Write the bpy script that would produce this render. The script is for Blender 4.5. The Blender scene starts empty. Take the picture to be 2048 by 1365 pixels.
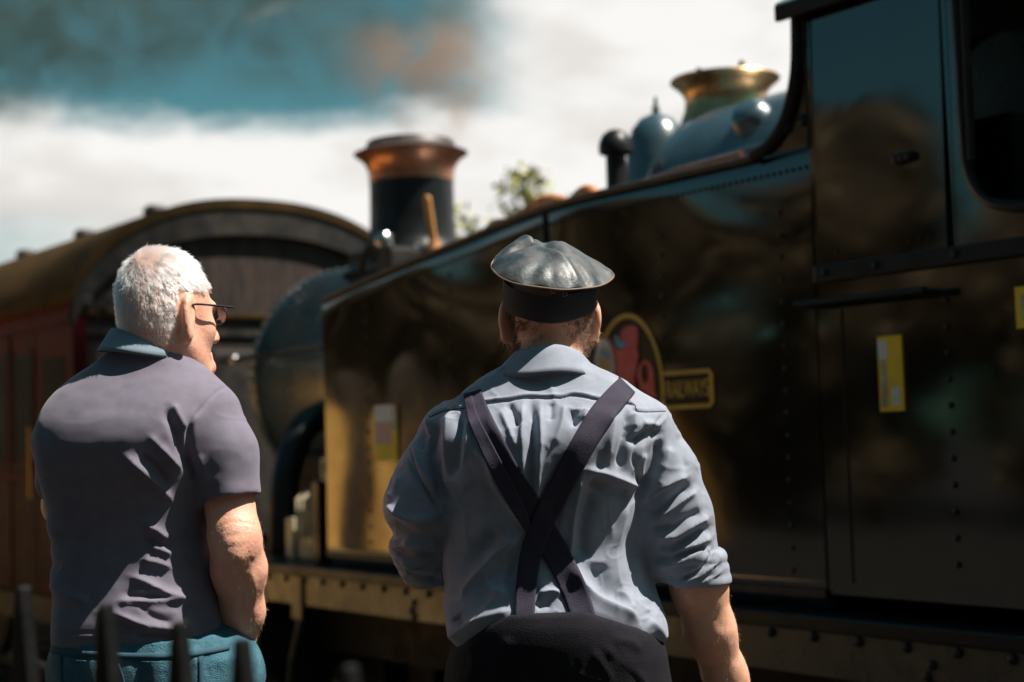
import bpy, bmesh, math, random
import numpy as np
from mathutils import Vector, Matrix
from mathutils.bvhtree import BVHTree
random.seed(7); rng = np.random.default_rng(11)
sc = bpy.context.scene
col = sc.collection
R = math.radians

# ------------------------------------------------------------------ camera
FPX = 3250.0
CAM = np.array([0, 0, 1.4])
PITCH = math.atan(199 / FPX); ROLL = 0.031; YAW = R(35.2)
FWD = np.array([0, math.cos(PITCH), math.sin(PITCH)])
UP0 = np.array([0, -math.sin(PITCH), math.cos(PITCH)]); RT0 = np.array([1.0, 0, 0])
RIGHT = RT0 * math.cos(ROLL) - UP0 * math.sin(ROLL)
UPV = UP0 * math.cos(ROLL) + RT0 * math.sin(ROLL)
cam = bpy.data.cameras.new('camera'); camo = bpy.data.objects.new('camera', cam); col.objects.link(camo)
camo.matrix_world = Matrix(((RIGHT[0], UPV[0], -FWD[0], CAM[0]), (RIGHT[1], UPV[1], -FWD[1], CAM[1]),
                            (RIGHT[2], UPV[2], -FWD[2], CAM[2]), (0, 0, 0, 1)))
cam.sensor_width = 36; cam.lens = FPX / 2048 * 36
cam.clip_start = 0.05; cam.clip_end = 3000
cam.dof.use_dof = True; cam.dof.focus_distance = 3.22; cam.dof.aperture_fstop = 2.5
sc.camera = camo

# ------------------------------------------------------------------ light
SUN = np.array([0.50, -0.08, 0.85]); SUN /= np.linalg.norm(SUN)
sun = bpy.data.lights.new('sun', 'SUN'); sun.energy = 5.0; sun.angle = R(0.53); sun.color = (1.0, 0.93, 0.84)
suno = bpy.data.objects.new('sun', sun); col.objects.link(suno)
suno.rotation_euler = Vector(SUN).to_track_quat('Z', 'Y').to_euler()
sc.view_settings.view_transform = 'Standard'; sc.view_settings.look = 'None'
sc.view_settings.exposure = 0.8; sc.view_settings.gamma = 1.0; sc.view_settings.use_curve_mapping = False
sc.render.engine = 'CYCLES'
sc.cycles.use_denoising = True
sc.cycles.max_bounces = 6; sc.cycles.volume_bounces = 1
sc.cycles.sample_clamp_indirect = 4.0
sc.cycles.volume_step_rate = 2.0; sc.cycles.volume_max_steps = 96

W = bpy.data.worlds.new('World'); sc.world = W; W.use_nodes = True
def build_world():
    nt = W.node_tree; N = nt.nodes; Lk = nt.links; N.clear()
    def n(t, **kw):
        x = N.new(t)
        for k, v_ in kw.items(): setattr(x, k, v_)
        return x
    def math_(op, a, b=None, c=None):
        m = n('ShaderNodeMath', operation=op)
        for i, s in enumerate((a, b, c)):
            if s is None: continue
            if isinstance(s, (int, float)): m.inputs[i].default_value = s
            else: Lk.new(s, m.inputs[i])
        return m.outputs[0]
    def sstep(x, lo, hi):
        m = n('ShaderNodeMapRange', interpolation_type='SMOOTHSTEP')
        Lk.new(x, m.inputs[0]); m.inputs[1].default_value = lo; m.inputs[2].default_value = hi
        return m.outputs[0]
    tc = n('ShaderNodeTexCoord'); sep = n('ShaderNodeSeparateXYZ'); Lk.new(tc.outputs['Generated'], sep.inputs[0])
    X, Y, Z = sep.outputs
    sky = n('ShaderNodeTexSky', sky_type='NISHITA'); sky.sun_disc = False
    sky.sun_elevation = math.asin(SUN[2]); sky.sun_rotation = math.atan2(SUN[0], SUN[1])
    sky.air_density = 0.9; sky.dust_density = 1.0; sky.ozone_density = 3.0
    # teal grade of the clear air
    tint = n('ShaderNodeMix', data_type='RGBA', blend_type='MULTIPLY'); tint.inputs[0].default_value = 1
    Lk.new(sky.outputs[0], tint.inputs[6]); tint.inputs[7].default_value = (0.52, 0.95, 0.71, 1)
    sk = n('ShaderNodeBackground'); Lk.new(tint.outputs[2], sk.inputs[0]); sk.inputs[1].default_value = 0.05
    # clouds: a bank low over the horizon, another to the right, small ones elsewhere
    mp = n('ShaderNodeMapping'); mp.inputs['Scale'].default_value = (1, 1, 2.4); Lk.new(tc.outputs['Generated'], mp.inputs[0])
    nz = n('ShaderNodeTexNoise'); Lk.new(mp.outputs[0], nz.inputs[0]); nz.inputs['Scale'].default_value = 7.0
    nz.inputs['Detail'].default_value = 9; nz.inputs['Roughness'].default_value = 0.6
    w = math_('MULTIPLY', math_('SUBTRACT', nz.outputs[0], 0.5), 0.09)
    bank = sstep(math_('SUBTRACT', w, math_('SUBTRACT', Z, 0.208)), -0.008, 0.018)
    nz3 = n('ShaderNodeTexNoise'); Lk.new(mp.outputs[0], nz3.inputs[0]); nz3.inputs['Scale'].default_value = 11
    nz3.inputs['Detail'].default_value = 6
    rightb = sstep(math_('ADD', math_('ADD', X, math_('MULTIPLY', math_('SUBTRACT', Y, 1.0), 0.2)), math_('MULTIPLY', w, 1.2)), -0.055, 0.03)
    front = sstep(Y, 0.0, 0.5)
    rightb = math_('MULTIPLY', rightb, front)
    gap = math_('MULTIPLY', sstep(math_('ADD', X, math_('MULTIPLY', w, 1.5)), -0.17, -0.34), math_('MULTIPLY', sstep(Z, 0.155, 0.125), sstep(Z, 0.07, 0.115)))
    bank = math_('MULTIPLY', bank, math_('SUBTRACT', 1.0, math_('MULTIPLY', gap, 0.55)))
    bank = math_('MULTIPLY', bank, sstep(Y, 0.25, 0.6))
    small = math_('MULTIPLY', sstep(nz.outputs[0], 0.66, 0.76), 0.7)
    cov = math_('MAXIMUM', math_('MAXIMUM', bank, rightb), small)
    ccol = n('ShaderNodeMix', data_type='RGBA'); ccol.inputs[6].default_value = (0.82, 0.785, 0.75, 1); ccol.inputs[7].default_value = (1.0, 0.985, 0.955, 1)
    Lk.new(sstep(nz3.outputs[0], 0.35, 0.6), ccol.inputs[0])
    cl = n('ShaderNodeBackground'); Lk.new(ccol.outputs[2], cl.inputs[0]); cl.inputs[1].default_value = 0.55
    mx = n('ShaderNodeMixShader'); Lk.new(cov, mx.inputs[0]); Lk.new(sk.outputs[0], mx.inputs[1]); Lk.new(cl.outputs[0], mx.inputs[2])
    out = n('ShaderNodeOutputWorld'); Lk.new(mx.outputs[0], out.inputs[0])
build_world()

# ------------------------------------------------------------------ survey helpers
DV = np.array([-math.sin(YAW), math.cos(YAW), 0]); VV = np.array([math.cos(YAW), math.sin(YAW), 0])
ORG = np.array([1.0212308, 5.44041724, 0.0])        # cab end of the near tank, level with the men's feet
def ray(x, y): return FWD + RIGHT * ((x - 1024) / FPX) - UPV * ((y - 682.5) / FPX)
def at_y(x, y, Y):
    r = ray(x, y); return CAM + r * (Y / r[1])
def on_v(x, y, v=0.0):                               # a point of the locomotive's side planes -> (u, z)
    r = ray(x, y); t = ((ORG + VV * v - CAM) @ VV) / (r @ VV); p = CAM + r * t
    return float((p - ORG) @ DV), float(p[2])
def to_px(P):
    q = P - CAM; z = q @ FWD
    return 1024 + FPX * (q @ RIGHT) / z, 682.5 - FPX * (q @ UPV) / z

# ------------------------------------------------------------------ materials
def mat(name, base, rough=0.5, metal=0.0, var=0.0, scale=8.0, var_col=None, bump=0.0, bump_scale=60.0, ior=1.5, spec=0.5,
        coat=0.0, stretch=(1, 1, 1), sss=0.0, rvar=0.0, sheen=0.0, lo=0.4, hi=0.65, emit=None, weave=0.0, bump2=0.0, bump2_scale=6.0):
    m = bpy.data.materials.new(name); m.use_nodes = True
    nt = m.node_tree; N = nt.nodes; Lk = nt.links
    b = N['Principled BSDF']
    b.inputs['Base Color'].default_value = (*base, 1); b.inputs['Roughness'].default_value = rough
    b.inputs['Metallic'].default_value = metal; b.inputs['IOR'].default_value = ior
    b.inputs['Specular IOR Level'].default_value = spec
    b.inputs['Coat Weight'].default_value = coat; b.inputs['Coat Roughness'].default_value = 0.03
    if sheen: b.inputs['Sheen Weight'].default_value = sheen
    if sss:
        b.inputs['Subsurface Weight'].default_value = sss
        b.inputs['Subsurface Radius'].default_value = (0.012, 0.004, 0.002); b.inputs['Subsurface Scale'].default_value = 0.6
    tc = N.new('ShaderNodeTexCoord'); mp = N.new('ShaderNodeMapping'); mp.inputs['Scale'].default_value = stretch
    Lk.new(tc.outputs['Object'], mp.inputs[0])
    if var > 0:
        nz = N.new('ShaderNodeTexNoise'); Lk.new(mp.outputs[0], nz.inputs[0]); nz.inputs['Scale'].default_value = scale
        nz.inputs['Detail'].default_value = 6; nz.inputs['Roughness'].default_value = 0.6
        mr = N.new('ShaderNodeMapRange'); Lk.new(nz.outputs[0], mr.inputs[0]); mr.inputs[1].default_value = lo; mr.inputs[2].default_value = hi
        mx = N.new('ShaderNodeMix'); mx.data_type = 'RGBA'
        c2 = var_col or tuple(c * (1 - var) for c in base)
        mx.inputs[6].default_value = (*base, 1); mx.inputs[7].default_value = (*c2, 1)
        ml = N.new('ShaderNodeMath'); ml.operation = 'MULTIPLY'; Lk.new(mr.outputs[0], ml.inputs[0]); ml.inputs[1].default_value = min(1, var if var_col else 1)
        Lk.new(ml.outputs[0], mx.inputs[0]); Lk.new(mx.outputs[2], b.inputs['Base Color'])
        if rvar:
            m2 = N.new('ShaderNodeMapRange'); Lk.new(nz.outputs[0], m2.inputs[0]); m2.inputs[1].default_value = lo; m2.inputs[2].default_value = hi
            m2.inputs[3].default_value = rough; m2.inputs[4].default_value = rough + rvar; Lk.new(m2.outputs[0], b.inputs['Roughness'])
    prev = None
    def add_bump(height, strength, dist):
        nonlocal prev
        bp = N.new('ShaderNodeBump'); bp.inputs['Strength'].default_value = strength; bp.inputs['Distance'].default_value = dist
        Lk.new(height, bp.inputs['Height'])
        if prev: Lk.new(prev, bp.inputs['Normal'])
        prev = bp.outputs[0]
    if bump > 0:
        n2 = N.new('ShaderNodeTexNoise'); Lk.new(mp.outputs[0], n2.inputs[0]); n2.inputs['Scale'].default_value = bump_scale; n2.inputs['Detail'].default_value = 4
        add_bump(n2.outputs[0], bump, 0.01)
    if bump2 > 0:
        n3 = N.new('ShaderNodeTexNoise'); Lk.new(mp.outputs[0], n3.inputs[0]); n3.inputs['Scale'].default_value = bump2_scale; n3.inputs['Detail'].default_value = 1
        add_bump(n3.outputs[0], bump2, 0.01)
    if weave > 0:
        wv = N.new('ShaderNodeTexWave'); wv.bands_direction = 'Z'; wv.inputs['Scale'].default_value = 160; wv.inputs['Distortion'].default_value = 1.5
        Lk.new(tc.outputs['Object'], wv.inputs[0]); add_bump(wv.outputs[1], weave, 0.002)
    if prev: Lk.new(prev, b.inputs['Normal'])
    return m

M = {}
M['paint'] = mat('dark_green_gloss_paint', (0.011, 0.010, 0.007), 0.05, ior=1.98, var=0.5, scale=3, rvar=0.05)
M['black'] = mat('black_gloss_paint', (0.010, 0.010, 0.010), 0.28, ior=1.4, var=0.5, scale=6, rvar=0.2)
M['soot'] = mat('sooty_black_iron', (0.011, 0.010, 0.010), 0.55, spec=.3, var=0.6, scale=9, var_col=(0.05, 0.035, 0.025), rvar=0.2)
M['teal'] = mat('blue_green_boiler_paint', (0.040, 0.080, 0.102), 0.24, var=0.4, scale=4, ior=1.9, rvar=0.12)
M['valance'] = mat('grimy_valance_paint', (0.030, 0.021, 0.012), 0.24, var=0.7, scale=7, var_col=(0.10, 0.065, 0.03), ior=1.7, rvar=0.2)
M['copper'] = mat('tarnished_copper', (0.66, 0.29, 0.17), 0.30, 1.0, var=0.6, scale=14, var_col=(0.34, 0.13, 0.08), rvar=0.15)
M['rustcopper'] = mat('orange_copper', (0.75, 0.30, 0.10), 0.4, 0.4, var=0.5, scale=18)
M['brass'] = mat('dull_brass', (0.66, 0.42, 0.22), 0.24, 1.0, var=0.6, scale=9, var_col=(0.30, 0.20, 0.09), rvar=0.2)
M['steel'] = mat('bright_steel', (0.55, 0.53, 0.52), 0.25, 1.0, var=0.4, scale=12)
M['rim'] = mat('chimney_rim_iron', (0.050, 0.034, 0.030), 0.5, 0.1, var=0.5, scale=12)
M['wood'] = mat('worn_orange_wood', (0.62, 0.27, 0.06), 0.5, var=0.5, scale=30, stretch=(8, 8, 1), bump=0.2)
M['gold'] = mat('gold_lining_paint', (0.90, 0.48, 0.07), 0.4, var=0.2, scale=10)
M['red'] = mat('red_transfer_paint', (0.85, 0.07, 0.075), 0.4, var=0.5, scale=22, var_col=(0.80, 0.26, 0.20))
M['blue'] = mat('blue_transfer_paint', (0.12, 0.42, 0.62), 0.4)
M['wheelgrey'] = mat('grey_transfer_paint', (0.75, 0.73, 0.73), 0.4, var=0.3, scale=30)
M['emblack'] = mat('crest_ground_paint', (0.012, 0.010, 0.008), 0.25)
M['cream'] = mat('cream_enamel', (0.62, 0.52, 0.34), 0.4, var=0.5, scale=12)
M['roof'] = mat('weathered_coach_roof', (0.062, 0.036, 0.013), 0.9, spec=.05, var=0.7, scale=5, var_col=(0.022, 0.016, 0.009), bump=0.2)
M['maroon'] = mat('maroon_coach_paint', (0.060, 0.007, 0.009), 0.6, spec=.05, var=0.4, scale=4)
M['brownpaint'] = mat('brown_coach_paint', (0.040, 0.016, 0.011), 0.6, spec=.05, var=0.6, scale=5)
M['coachend'] = mat('grimy_coach_end', (0.026, 0.020, 0.019), 0.7, spec=.2, var=0.7, scale=6, var_col=(0.075, 0.048, 0.036), stretch=(6, 6, 1))
M['glass'] = mat('dark_window_glass', (0.01, 0.012, 0.012), 0.12, ior=1.3, spec=.3)
M['fence'] = mat('dark_fence_paint', (0.005, 0.0048, 0.0048), 0.5, spec=.15, var=0.5, scale=30, bump=0.15)
M['ground'] = mat('dark_tarmac', (0.036, 0.032, 0.029), 0.9, spec=.1, var=0.5, scale=4, bump=0.4, bump_scale=90)
M['sand'] = mat('pale_gravel', (0.55, 0.35, 0.13), 0.95, var=0.3, scale=3, bump=0.5, bump_scale=50)
M['ballast'] = mat('brown_ballast', (0.22, 0.13, 0.08), 0.95, var=0.6, scale=30, bump=0.8, bump_scale=35)
M['sleeper'] = mat('timber_sleeper', (0.10, 0.06, 0.035), 0.85, var=0.5, scale=10, stretch=(1, 8, 8))
M['rail'] = mat('rail_steel', (0.40, 0.42, 0.45), 0.3, 1.0, var=0.3)
M['wall'] = mat('sandstone', (0.88, 0.46, 0.105), 0.9, var=0.4, scale=5, bump=0.4, bump_scale=25)
M['bark'] = mat('bark', (0.08, 0.055, 0.035), 0.9, var=0.5, scale=12, bump=0.6, bump_scale=20)
M['leaf'] = mat('leaf', (0.24, 0.28, 0.05), 0.5, var=0.8, scale=3, var_col=(0.42, 0.33, 0.06))
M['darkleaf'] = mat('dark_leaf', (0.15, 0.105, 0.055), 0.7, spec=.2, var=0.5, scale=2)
M['yellow'] = mat('yellow_reflection', (0.95, 0.62, 0.03), 0.6, var=0.2)  # yellow, pink and white colour the reflections painted onto cab and tank
M['pink'] = mat('pink_reflection', (0.62, 0.36, 0.32), 0.6)
M['white'] = mat('white_reflection', (0.75, 0.72, 0.70), 0.6)

# ------------------------------------------------------------------ object helpers
def add(name, me, m=None, parent=None, smooth=False, label=None, cat=None, group=None, kind=None):
    o = bpy.data.objects.new(name, me); col.objects.link(o)
    if m is not None and len(me.materials) == 0: me.materials.append(m)
    if smooth:
        me.polygons.foreach_set('use_smooth', [True] * len(me.polygons))
    if parent is not None: o.parent = parent
    if label: o['label'] = label
    if cat: o['category'] = cat
    if group: o['group'] = group
    if kind: o['kind'] = kind
    return o
def empty(name, label, cat, loc=(0, 0, 0), rz=0.0, group=None):
    o = bpy.data.objects.new(name, None); col.objects.link(o); o.location = loc; o.rotation_euler = (0, 0, rz)
    o['label'] = label; o['category'] = cat
    if group: o['group'] = group
    return o
class MB:
    def __init__(s): s.v = []; s.f = []
    def addvf(s, V, F):
        k = len(s.v); s.v += [tuple(map(float, p)) for p in V]; s.f += [tuple(int(i) + k for i in f) for f in F]; return s
    def box(s, x0, x1, y0, y1, z0, z1):
        V = [(x, y, z) for z in (z0, z1) for y in (y0, y1) for x in (x0, x1)]
        return s.addvf(V, [(0, 2, 3, 1), (4, 5, 7, 6), (0, 1, 5, 4), (2, 6, 7, 3), (0, 4, 6, 2), (1, 3, 7, 5)])
    def lathe(s, prof, c=(0, 0, 0), n=40, axis='z', cap=True):
        V = []; F = []
        for (r, h) in prof:
            for k in range(n):
                a = 2 * math.pi * k / n
                p = (r * math.cos(a), r * math.sin(a), h)
                if axis == 'y': p = (p[0], p[2], p[1])
                if axis == 'x': p = (p[2], p[0], p[1])
                V.append((p[0] + c[0], p[1] + c[1], p[2] + c[2]))
        for i in range(len(prof) - 1):
            for k in range(n):
                a, b = i * n + k, i * n + (k + 1) % n
                F.append((a, b, b + n, a + n))
        if cap:
            F.append(tuple(reversed(range(n)))); F.append(tuple(range((len(prof) - 1) * n, len(prof) * n)))
        return s.addvf(V, F)
    def tube(s, pts, r, n=10, closed=False):
        pts = [np.array(p, float) for p in pts]; m = len(pts); V = []; F = []
        rr = r if hasattr(r, '__len__') else [r] * m
        pn = None
        for i, p in enumerate(pts):
            if closed: t = pts[(i + 1) % m] - pts[i - 1]
            else: t = pts[min(i + 1, m - 1)] - pts[max(i - 1, 0)]
            t = t / np.linalg.norm(t)
            if pn is None:
                a = np.array([0, 0, 1.0]) if abs(t[2]) < 0.9 else np.array([1.0, 0, 0])
                nn = np.cross(t, a)
            else: nn = pn - t * (pn @ t)
            nn = nn / np.linalg.norm(nn); pn = nn; bb = np.cross(t, nn)
            for k in range(n):
                a = 2 * math.pi * k / n; V.append(p + rr[i] * (math.cos(a) * nn + math.sin(a) * bb))
        for i in range(m if closed else m - 1):
            for k in range(n):
                a, b = i * n + k, i * n + (k + 1) % n; c, d = ((i + 1) % m) * n + (k + 1) % n, ((i + 1) % m) * n + k
                F.append((a, b, c, d))
        if not closed: F.append(tuple(reversed(range(n)))); F.append(tuple(range((m - 1) * n, m * n)))
        return s.addvf(V, F)
    def prism(s, poly, fn0, fn1):
        n = len(poly); V = [fn0(*p) for p in poly] + [fn1(*p) for p in poly]
        F = [tuple(reversed(range(n))), tuple(range(n, 2 * n))] + [(k, (k + 1) % n, n + (k + 1) % n, n + k) for k in range(n)]
        return s.addvf(V, F)
    def mesh(s, name):
        me = bpy.data.meshes.new(name); me.from_pydata(s.v, [], s.f); me.validate(); 
        bm = bmesh.new(); bm.from_mesh(me); bmesh.ops.recalc_face_normals(bm, faces=bm.faces); bm.to_mesh(me); bm.free()
        return me
    def build(s, name, m, parent=None, smooth=False, bevel=0.0, **kw):
        me = s.mesh(name)
        if bevel:
            bm = bmesh.new(); bm.from_mesh(me)
            es = [e for e in bm.edges if len(e.link_faces) == 2 and e.calc_face_angle(0) > 0.6]
            bmesh.ops.bevel(bm, geom=es, offset=bevel, segments=2, affect='EDGES', profile=0.6); bm.to_mesh(me); bm.free()
        o = add(name, me, m, parent, smooth, **kw)
        if smooth and not bevel: autosmooth(me)
        return o
def autosmooth(me, ang=0.75):
    me.set_sharp_from_angle(angle=ang)
def arr_mesh(name, V, F):
    me = bpy.data.meshes.new(name)
    V = np.asarray(V, np.float32); F = np.asarray(F, np.int32)
    me.vertices.add(len(V)); me.vertices.foreach_set('co', V.ravel())
    me.loops.add(F.size); me.loops.foreach_set('vertex_index', F.ravel())
    me.polygons.add(len(F)); me.polygons.foreach_set('loop_start', np.arange(len(F), dtype=np.int32) * F.shape[1])
    me.update(calc_edges=True); me.validate(); return me
def smooth_path(pts, n=8):
    P = np.array(pts, float); out = []
    for i in range(len(P) - 1):
        p0 = P[max(i - 1, 0)]; p1 = P[i]; p2 = P[i + 1]; p3 = P[min(i + 2, len(P) - 1)]
        for k in range(n):
            t = k / n
            out.append(0.5 * ((2 * p1) + (-p0 + p2) * t + (2 * p0 - 5 * p1 + 4 * p2 - p3) * t * t + (-p0 + 3 * p1 - 3 * p2 + p3) * t ** 3))
    out.append(P[-1]); return np.array(out)
def rivet_mesh(name, r, h, axis):
    prof = [(r, 0), (r * 0.8, h * 0.7), (r * 0.35, h)]
    return MB().lathe(prof, n=8, axis=axis).mesh(name)

# ------------------------------------------------------------------ ground, track, wall and trees of the setting
def build_setting():
    # near ground: one sheet to the horizon, with a cutting for the track bed
    mb = MB()
    def S(v, u, z): return ORG + VV * v + DV * u + np.array([0, 0, z])
    prof = [(-400, 0.0), (-60, 0), (-20, 0), (-7.5, 0), (-1.5, 0.0), (-0.75, -0.42), (4.2, -0.42), (5.2, -0.2), (60, -0.2), (400, -0.2)]
    us = [-400, -60, -20, 0, 20, 60, 400]
    V = [S(v, u, z) for u in us for v, z in prof]; n = len(prof)
    F = [(i * n + j, i * n + j + 1, (i + 1) * n + j + 1, (i + 1) * n + j) for i in range(len(us) - 1) for j in range(n - 1)]
    g = MB().addvf(V, F).build('ground', M['ground'], kind='structure')
    # pale gravel strip on the far left of the yard, and ballast round the rails
    def sheet(name, v0, v1, u0, u1, z, m):
        MB().addvf([S(v0, u0, z), S(v1, u0, z), S(v1, u1, z), S(v0, u1, z)], [(0, 1, 2, 3)]).build(name, m, kind='structure')
    sheet('gravel_path', -6.2, -1.6, 7.6, 24, 0.004, M['sand'])
    sheet('cess_path', -4.8, -1.55, 4.6, 14, 0.006, M['sand'])
    sheet('track_bed', -0.70, 3.6, -40, 60, -0.416, M['ballast'])
    # track: rails and sleepers
    t = bpy.data.objects.new('railway_track', None); col.objects.link(t); t.location = ORG; t.rotation_euler = (0, 0, YAW); t['kind'] = 'structure'
    sl = MB().box(-1.25, 1.25, -0.12, 0.12, -0.10, 0.03).mesh('sleeper')
    for k in range(44):
        o = add('sleeper', sl, M['sleeper'], t); o.location = (1.3, -7 + k * 0.72, -0.40)
    for v in (0.55, 2.05):
        MB().box(v - .035, v + .035, -30, 50, -.37, -.30).build('rail', M['rail'], t)
build_setting()

# ------------------------------------------------------------------ locomotive
LOC = empty('steam_locomotive', 'dark green steam tank engine with copper capped chimney filling the right of the photo', 'locomotive', ORG, YAW)
TOPP = [(3.435, 2.153), (2.95, 2.215), (2.273, 2.292), (1.833, 2.343), (1.505, 2.366), (1.2, 2.373), (0.0, 2.378)]
def top_z(u):
    U = [p[0] for p in TOPP][::-1]; Z = [p[1] for p in TOPP][::-1]
    return float(np.interp(u, U, Z))
def wavy(u, z):
    w = 0.0030 * math.sin(2.1 * u + 1.3 * z + 0.4) * math.sin(4.4 * z + 0.9 * math.sin(2.6 * u))
    w += 0.0016 * math.sin(6.3 * u + 2.0) * math.sin(5.5 * z + 1.0 + 0.6 * u)
    t = top_z(max(0, min(3.43, u))) - z
    if t < 0.35: w += 0.011 * (1 - t / 0.35) ** 2 * math.sin(3.4 * u + 0.8)
    return w
def side_tank(sgn):
    # side plate (wavy), rounded shoulder, top, front, inner side and bottom
    us = np.linspace(0, 3.435, 70); nz = 34; rows = []
    for u in us:
        zt = top_z(u); row = []
        for k in range(nz + 1):
            z = 0.86 + (zt - 0.045 - 0.86) * k / nz
            row.append((wavy(u, z), u, z))
        for a in np.linspace(0, math.pi / 2, 6)[1:]:
            row.append((wavy(u, zt - .045) + 0.045 * (1 - math.cos(a)), u, zt - 0.045 + 0.045 * math.sin(a)))
        row.append((0.66, u, zt + 0.0)); row.append((0.70, u, zt - 0.03)); row.append((0.70, u, 0.803)); row.append((0.03, u, 0.803))
        rows.append(row)
    n = len(rows[0]); V = [p for r in rows for p in r]; F = []
    for i in range(len(us) - 1):
        for j in range(n): F.append((i * n + j, (i + 1) * n + j, (i + 1) * n + (j + 1) % n, i * n + (j + 1) % n))
    F.append(tuple(range(n))); F.append(tuple(reversed(range((len(us) - 1) * n, len(us) * n))))
    if sgn < 0: V = [(2.6 - x, y, z) for x, y, z in V]
    return MB().addvf(V, F).build('side_tank', M['paint'], LOC, smooth=True)
tank = side_tank(1); side_tank(-1)
RV = rivet_mesh('rivet', 0.0115, -0.008, 'x')
def rivet(v, u, z, parent=LOC, m=None, s=1.0, name='rivet'):
    o = add(name, RV, m or M['black'], parent); o.location = (v, u, z); o.scale = (s, s, s); return o
for k in range(108):
    u = 0.02 + k * 0.0315; rivet(wavy(u, top_z(u) - .085) + .001, u, top_z(u) - 0.085, tank, s=0.85)
for u in (0.15, 0.78, 1.5, 2.25, 3.0):
    for k in range(17):
        z = 0.93 + k * 0.0765
        if z < top_z(u) - 0.13: rivet(wavy(u, z) + .001, u, z, tank)
# vertical joint strip near the bend of the tank top and a beading along the top edge
MB().tube([(wavy(u, top_z(u)) - 0.004, u, top_z(u) - 0.012) for u in np.linspace(0.25, 3.43, 50)], 0.014, 8).build('beading', M['rim'], tank, smooth=True)
MB().tube([(wavy(1.50, z) - 0.002, 1.50, z) for z in np.linspace(top_z(1.5) - .02, top_z(1.5) - .16, 6)], 0.012, 8).build('joint_strip', M['soot'], tank, smooth=True)
MB().box(-0.012, 0.02, 0.0, 3.435, 0.845, 0.872).build('tank_foot_angle', M['rim'], tank)
# running board, its edge angle, valance and bolts
MB().box(-0.13, 2.73, -2.75, 5.55, 0.775, 0.80).build('running_board', M['black'], LOC)
MB().box(-0.155, -0.115, -2.75, 5.5, 0.755, 0.806).build('edge_angle', M['black'], LOC, bevel=0.008)
val = MB().box(-0.135, -0.115, -2.75, 5.45, 0.612, 0.753).build('valance', M['valance'], LOC)
MB().box(2.715, 2.735, -2.75, 5.45, 0.612, 0.753).build('valance', M['valance'], LOC)
for k in range(41):
    rivet(-0.137, -2.6 + k * 0.195, 0.735, val, M['soot'], 1.5, 'bolt')
for u in (-1.7, -0.55, 0.38, 1.45, 3.3 - 0.9, 3.9, 4.9):
    for z in (0.69, 0.655, 0.628): rivet(-0.137, u + (0.02 if z == .655 else 0), z, val, M['soot'], 1.5, 'bolt')
MB().box(-0.15, -0.138, 3.46, 3.56, 0.54, 0.75).build('valance_bracket', M['valance'], LOC)
MB().tube([(-0.12, 3.5, 0.56), (-0.1, 3.66, 0.32), (-0.06, 3.8, 0.0), (-0.02, 3.9, -0.25)], 0.024, 8).build('step_hanger', M['valance'], LOC, smooth=True)
MB().box(0.0, 0.36, 3.78, 4.02, -0.27, -0.24).build('footstep', M['soot'], LOC)
# frames, wheels and rods underneath
for v in (0.62, 1.96): MB().box(v - .015, v + .015, -2.6, 5.3, 0.05, 0.775).build('main_frame', M['soot'], LOC)
MB().box(0.3, 2.3, -2.6, 5.3, 0.30, 0.60).build('ash_pan', M['soot'], LOC)
def wheel(u, r, v):
    w = empty_part('wheel', LOC, (v, u, -0.30 + r))
    prof = [(r - .07, -.06), (r, -.06), (r, .05), (r + .02, .07), (r - .07, .07)]
    MB().lathe(prof, n=40, axis='x', cap=False).build('tyre', M['soot'], w, smooth=True)
    MB().lathe([(0.02, -.10), (.12, -.10), (.12, .05), (0.02, .05)], n=20, axis='x').build('hub', M['soot'], w)
    for k in range(14):
        a = 2 * math.pi * k / 14
        MB().tube([(0, .1 * math.cos(a), .1 * math.sin(a)), (0, (r - .06) * math.cos(a), (r - .06) * math.sin(a))], .022, 6).build('spoke', M['soot'], w)
def empty_part(name, parent, loc):
    o = bpy.data.objects.new(name, None); col.objects.link(o); o.parent = parent; o.location = loc; return o
for u in (-0.2, 1.55, 3.3):
    for v in (0.55, 2.05): wheel(u, 0.52, v)
for u in (5.0, -2.3):
    for v in (0.55, 2.05): wheel(u, 0.40, v)
MB().box(0.40, 0.43, -0.3, 3.4, 0.05, 0.13).build('coupling_rod', M['soot'], LOC, bevel=.01)
MB().lathe([(0.26, -0.42), (0.28, -0.42), (0.28, 0.42), (0.26, 0.42)], (0.22, 4.55, 0.38), 32, 'y').build('cylinder', M['soot'], LOC, smooth=True)
# boiler, smokebox, firebox
ZC, RSB = 1.82, 0.715
sbm = MB().lathe([(0.05, 3.75), (RSB - .03, 3.75), (RSB, 3.76), (RSB, 5.44), (RSB - .01, 5.46), (RSB - .09, 5.50), (0.60, 5.50), (0.05, 5.56)], (1.3, 0, ZC), 72, 'y').build('smokebox', M['teal'], LOC, smooth=True)
MB().lathe([(RSB, 5.38), (RSB + .014, 5.38), (RSB + .014, 5.46), (RSB, 5.46)], (1.3, 0, ZC), 72, 'y', cap=False).build('smokebox_ring', M['teal'], LOC, smooth=True)
RS2 = MB().lathe([(0.021, 0), (0.019, 0.010), (0.011, 0.017), (.001, .0195)], n=12).mesh('ring_rivet')
for k in range(44):
    a = math.pi * (0.02 + k / 44 * 1.25) ; 
    o = add('rivet', RS2, M['steel'], sbm); rr = RSB + .012
    o.location = (1.3 - rr * math.cos(a - .25), 5.42, ZC + rr * math.sin(a - .25)); o.rotation_euler = (0, -(math.pi / 2 - (a - .25)), 0)
MB().box(0.72, 1.88, 3.85, 5.35, 0.8, 1.35).build('smokebox_saddle', M['soot'], LOC, bevel=0.02)
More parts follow.
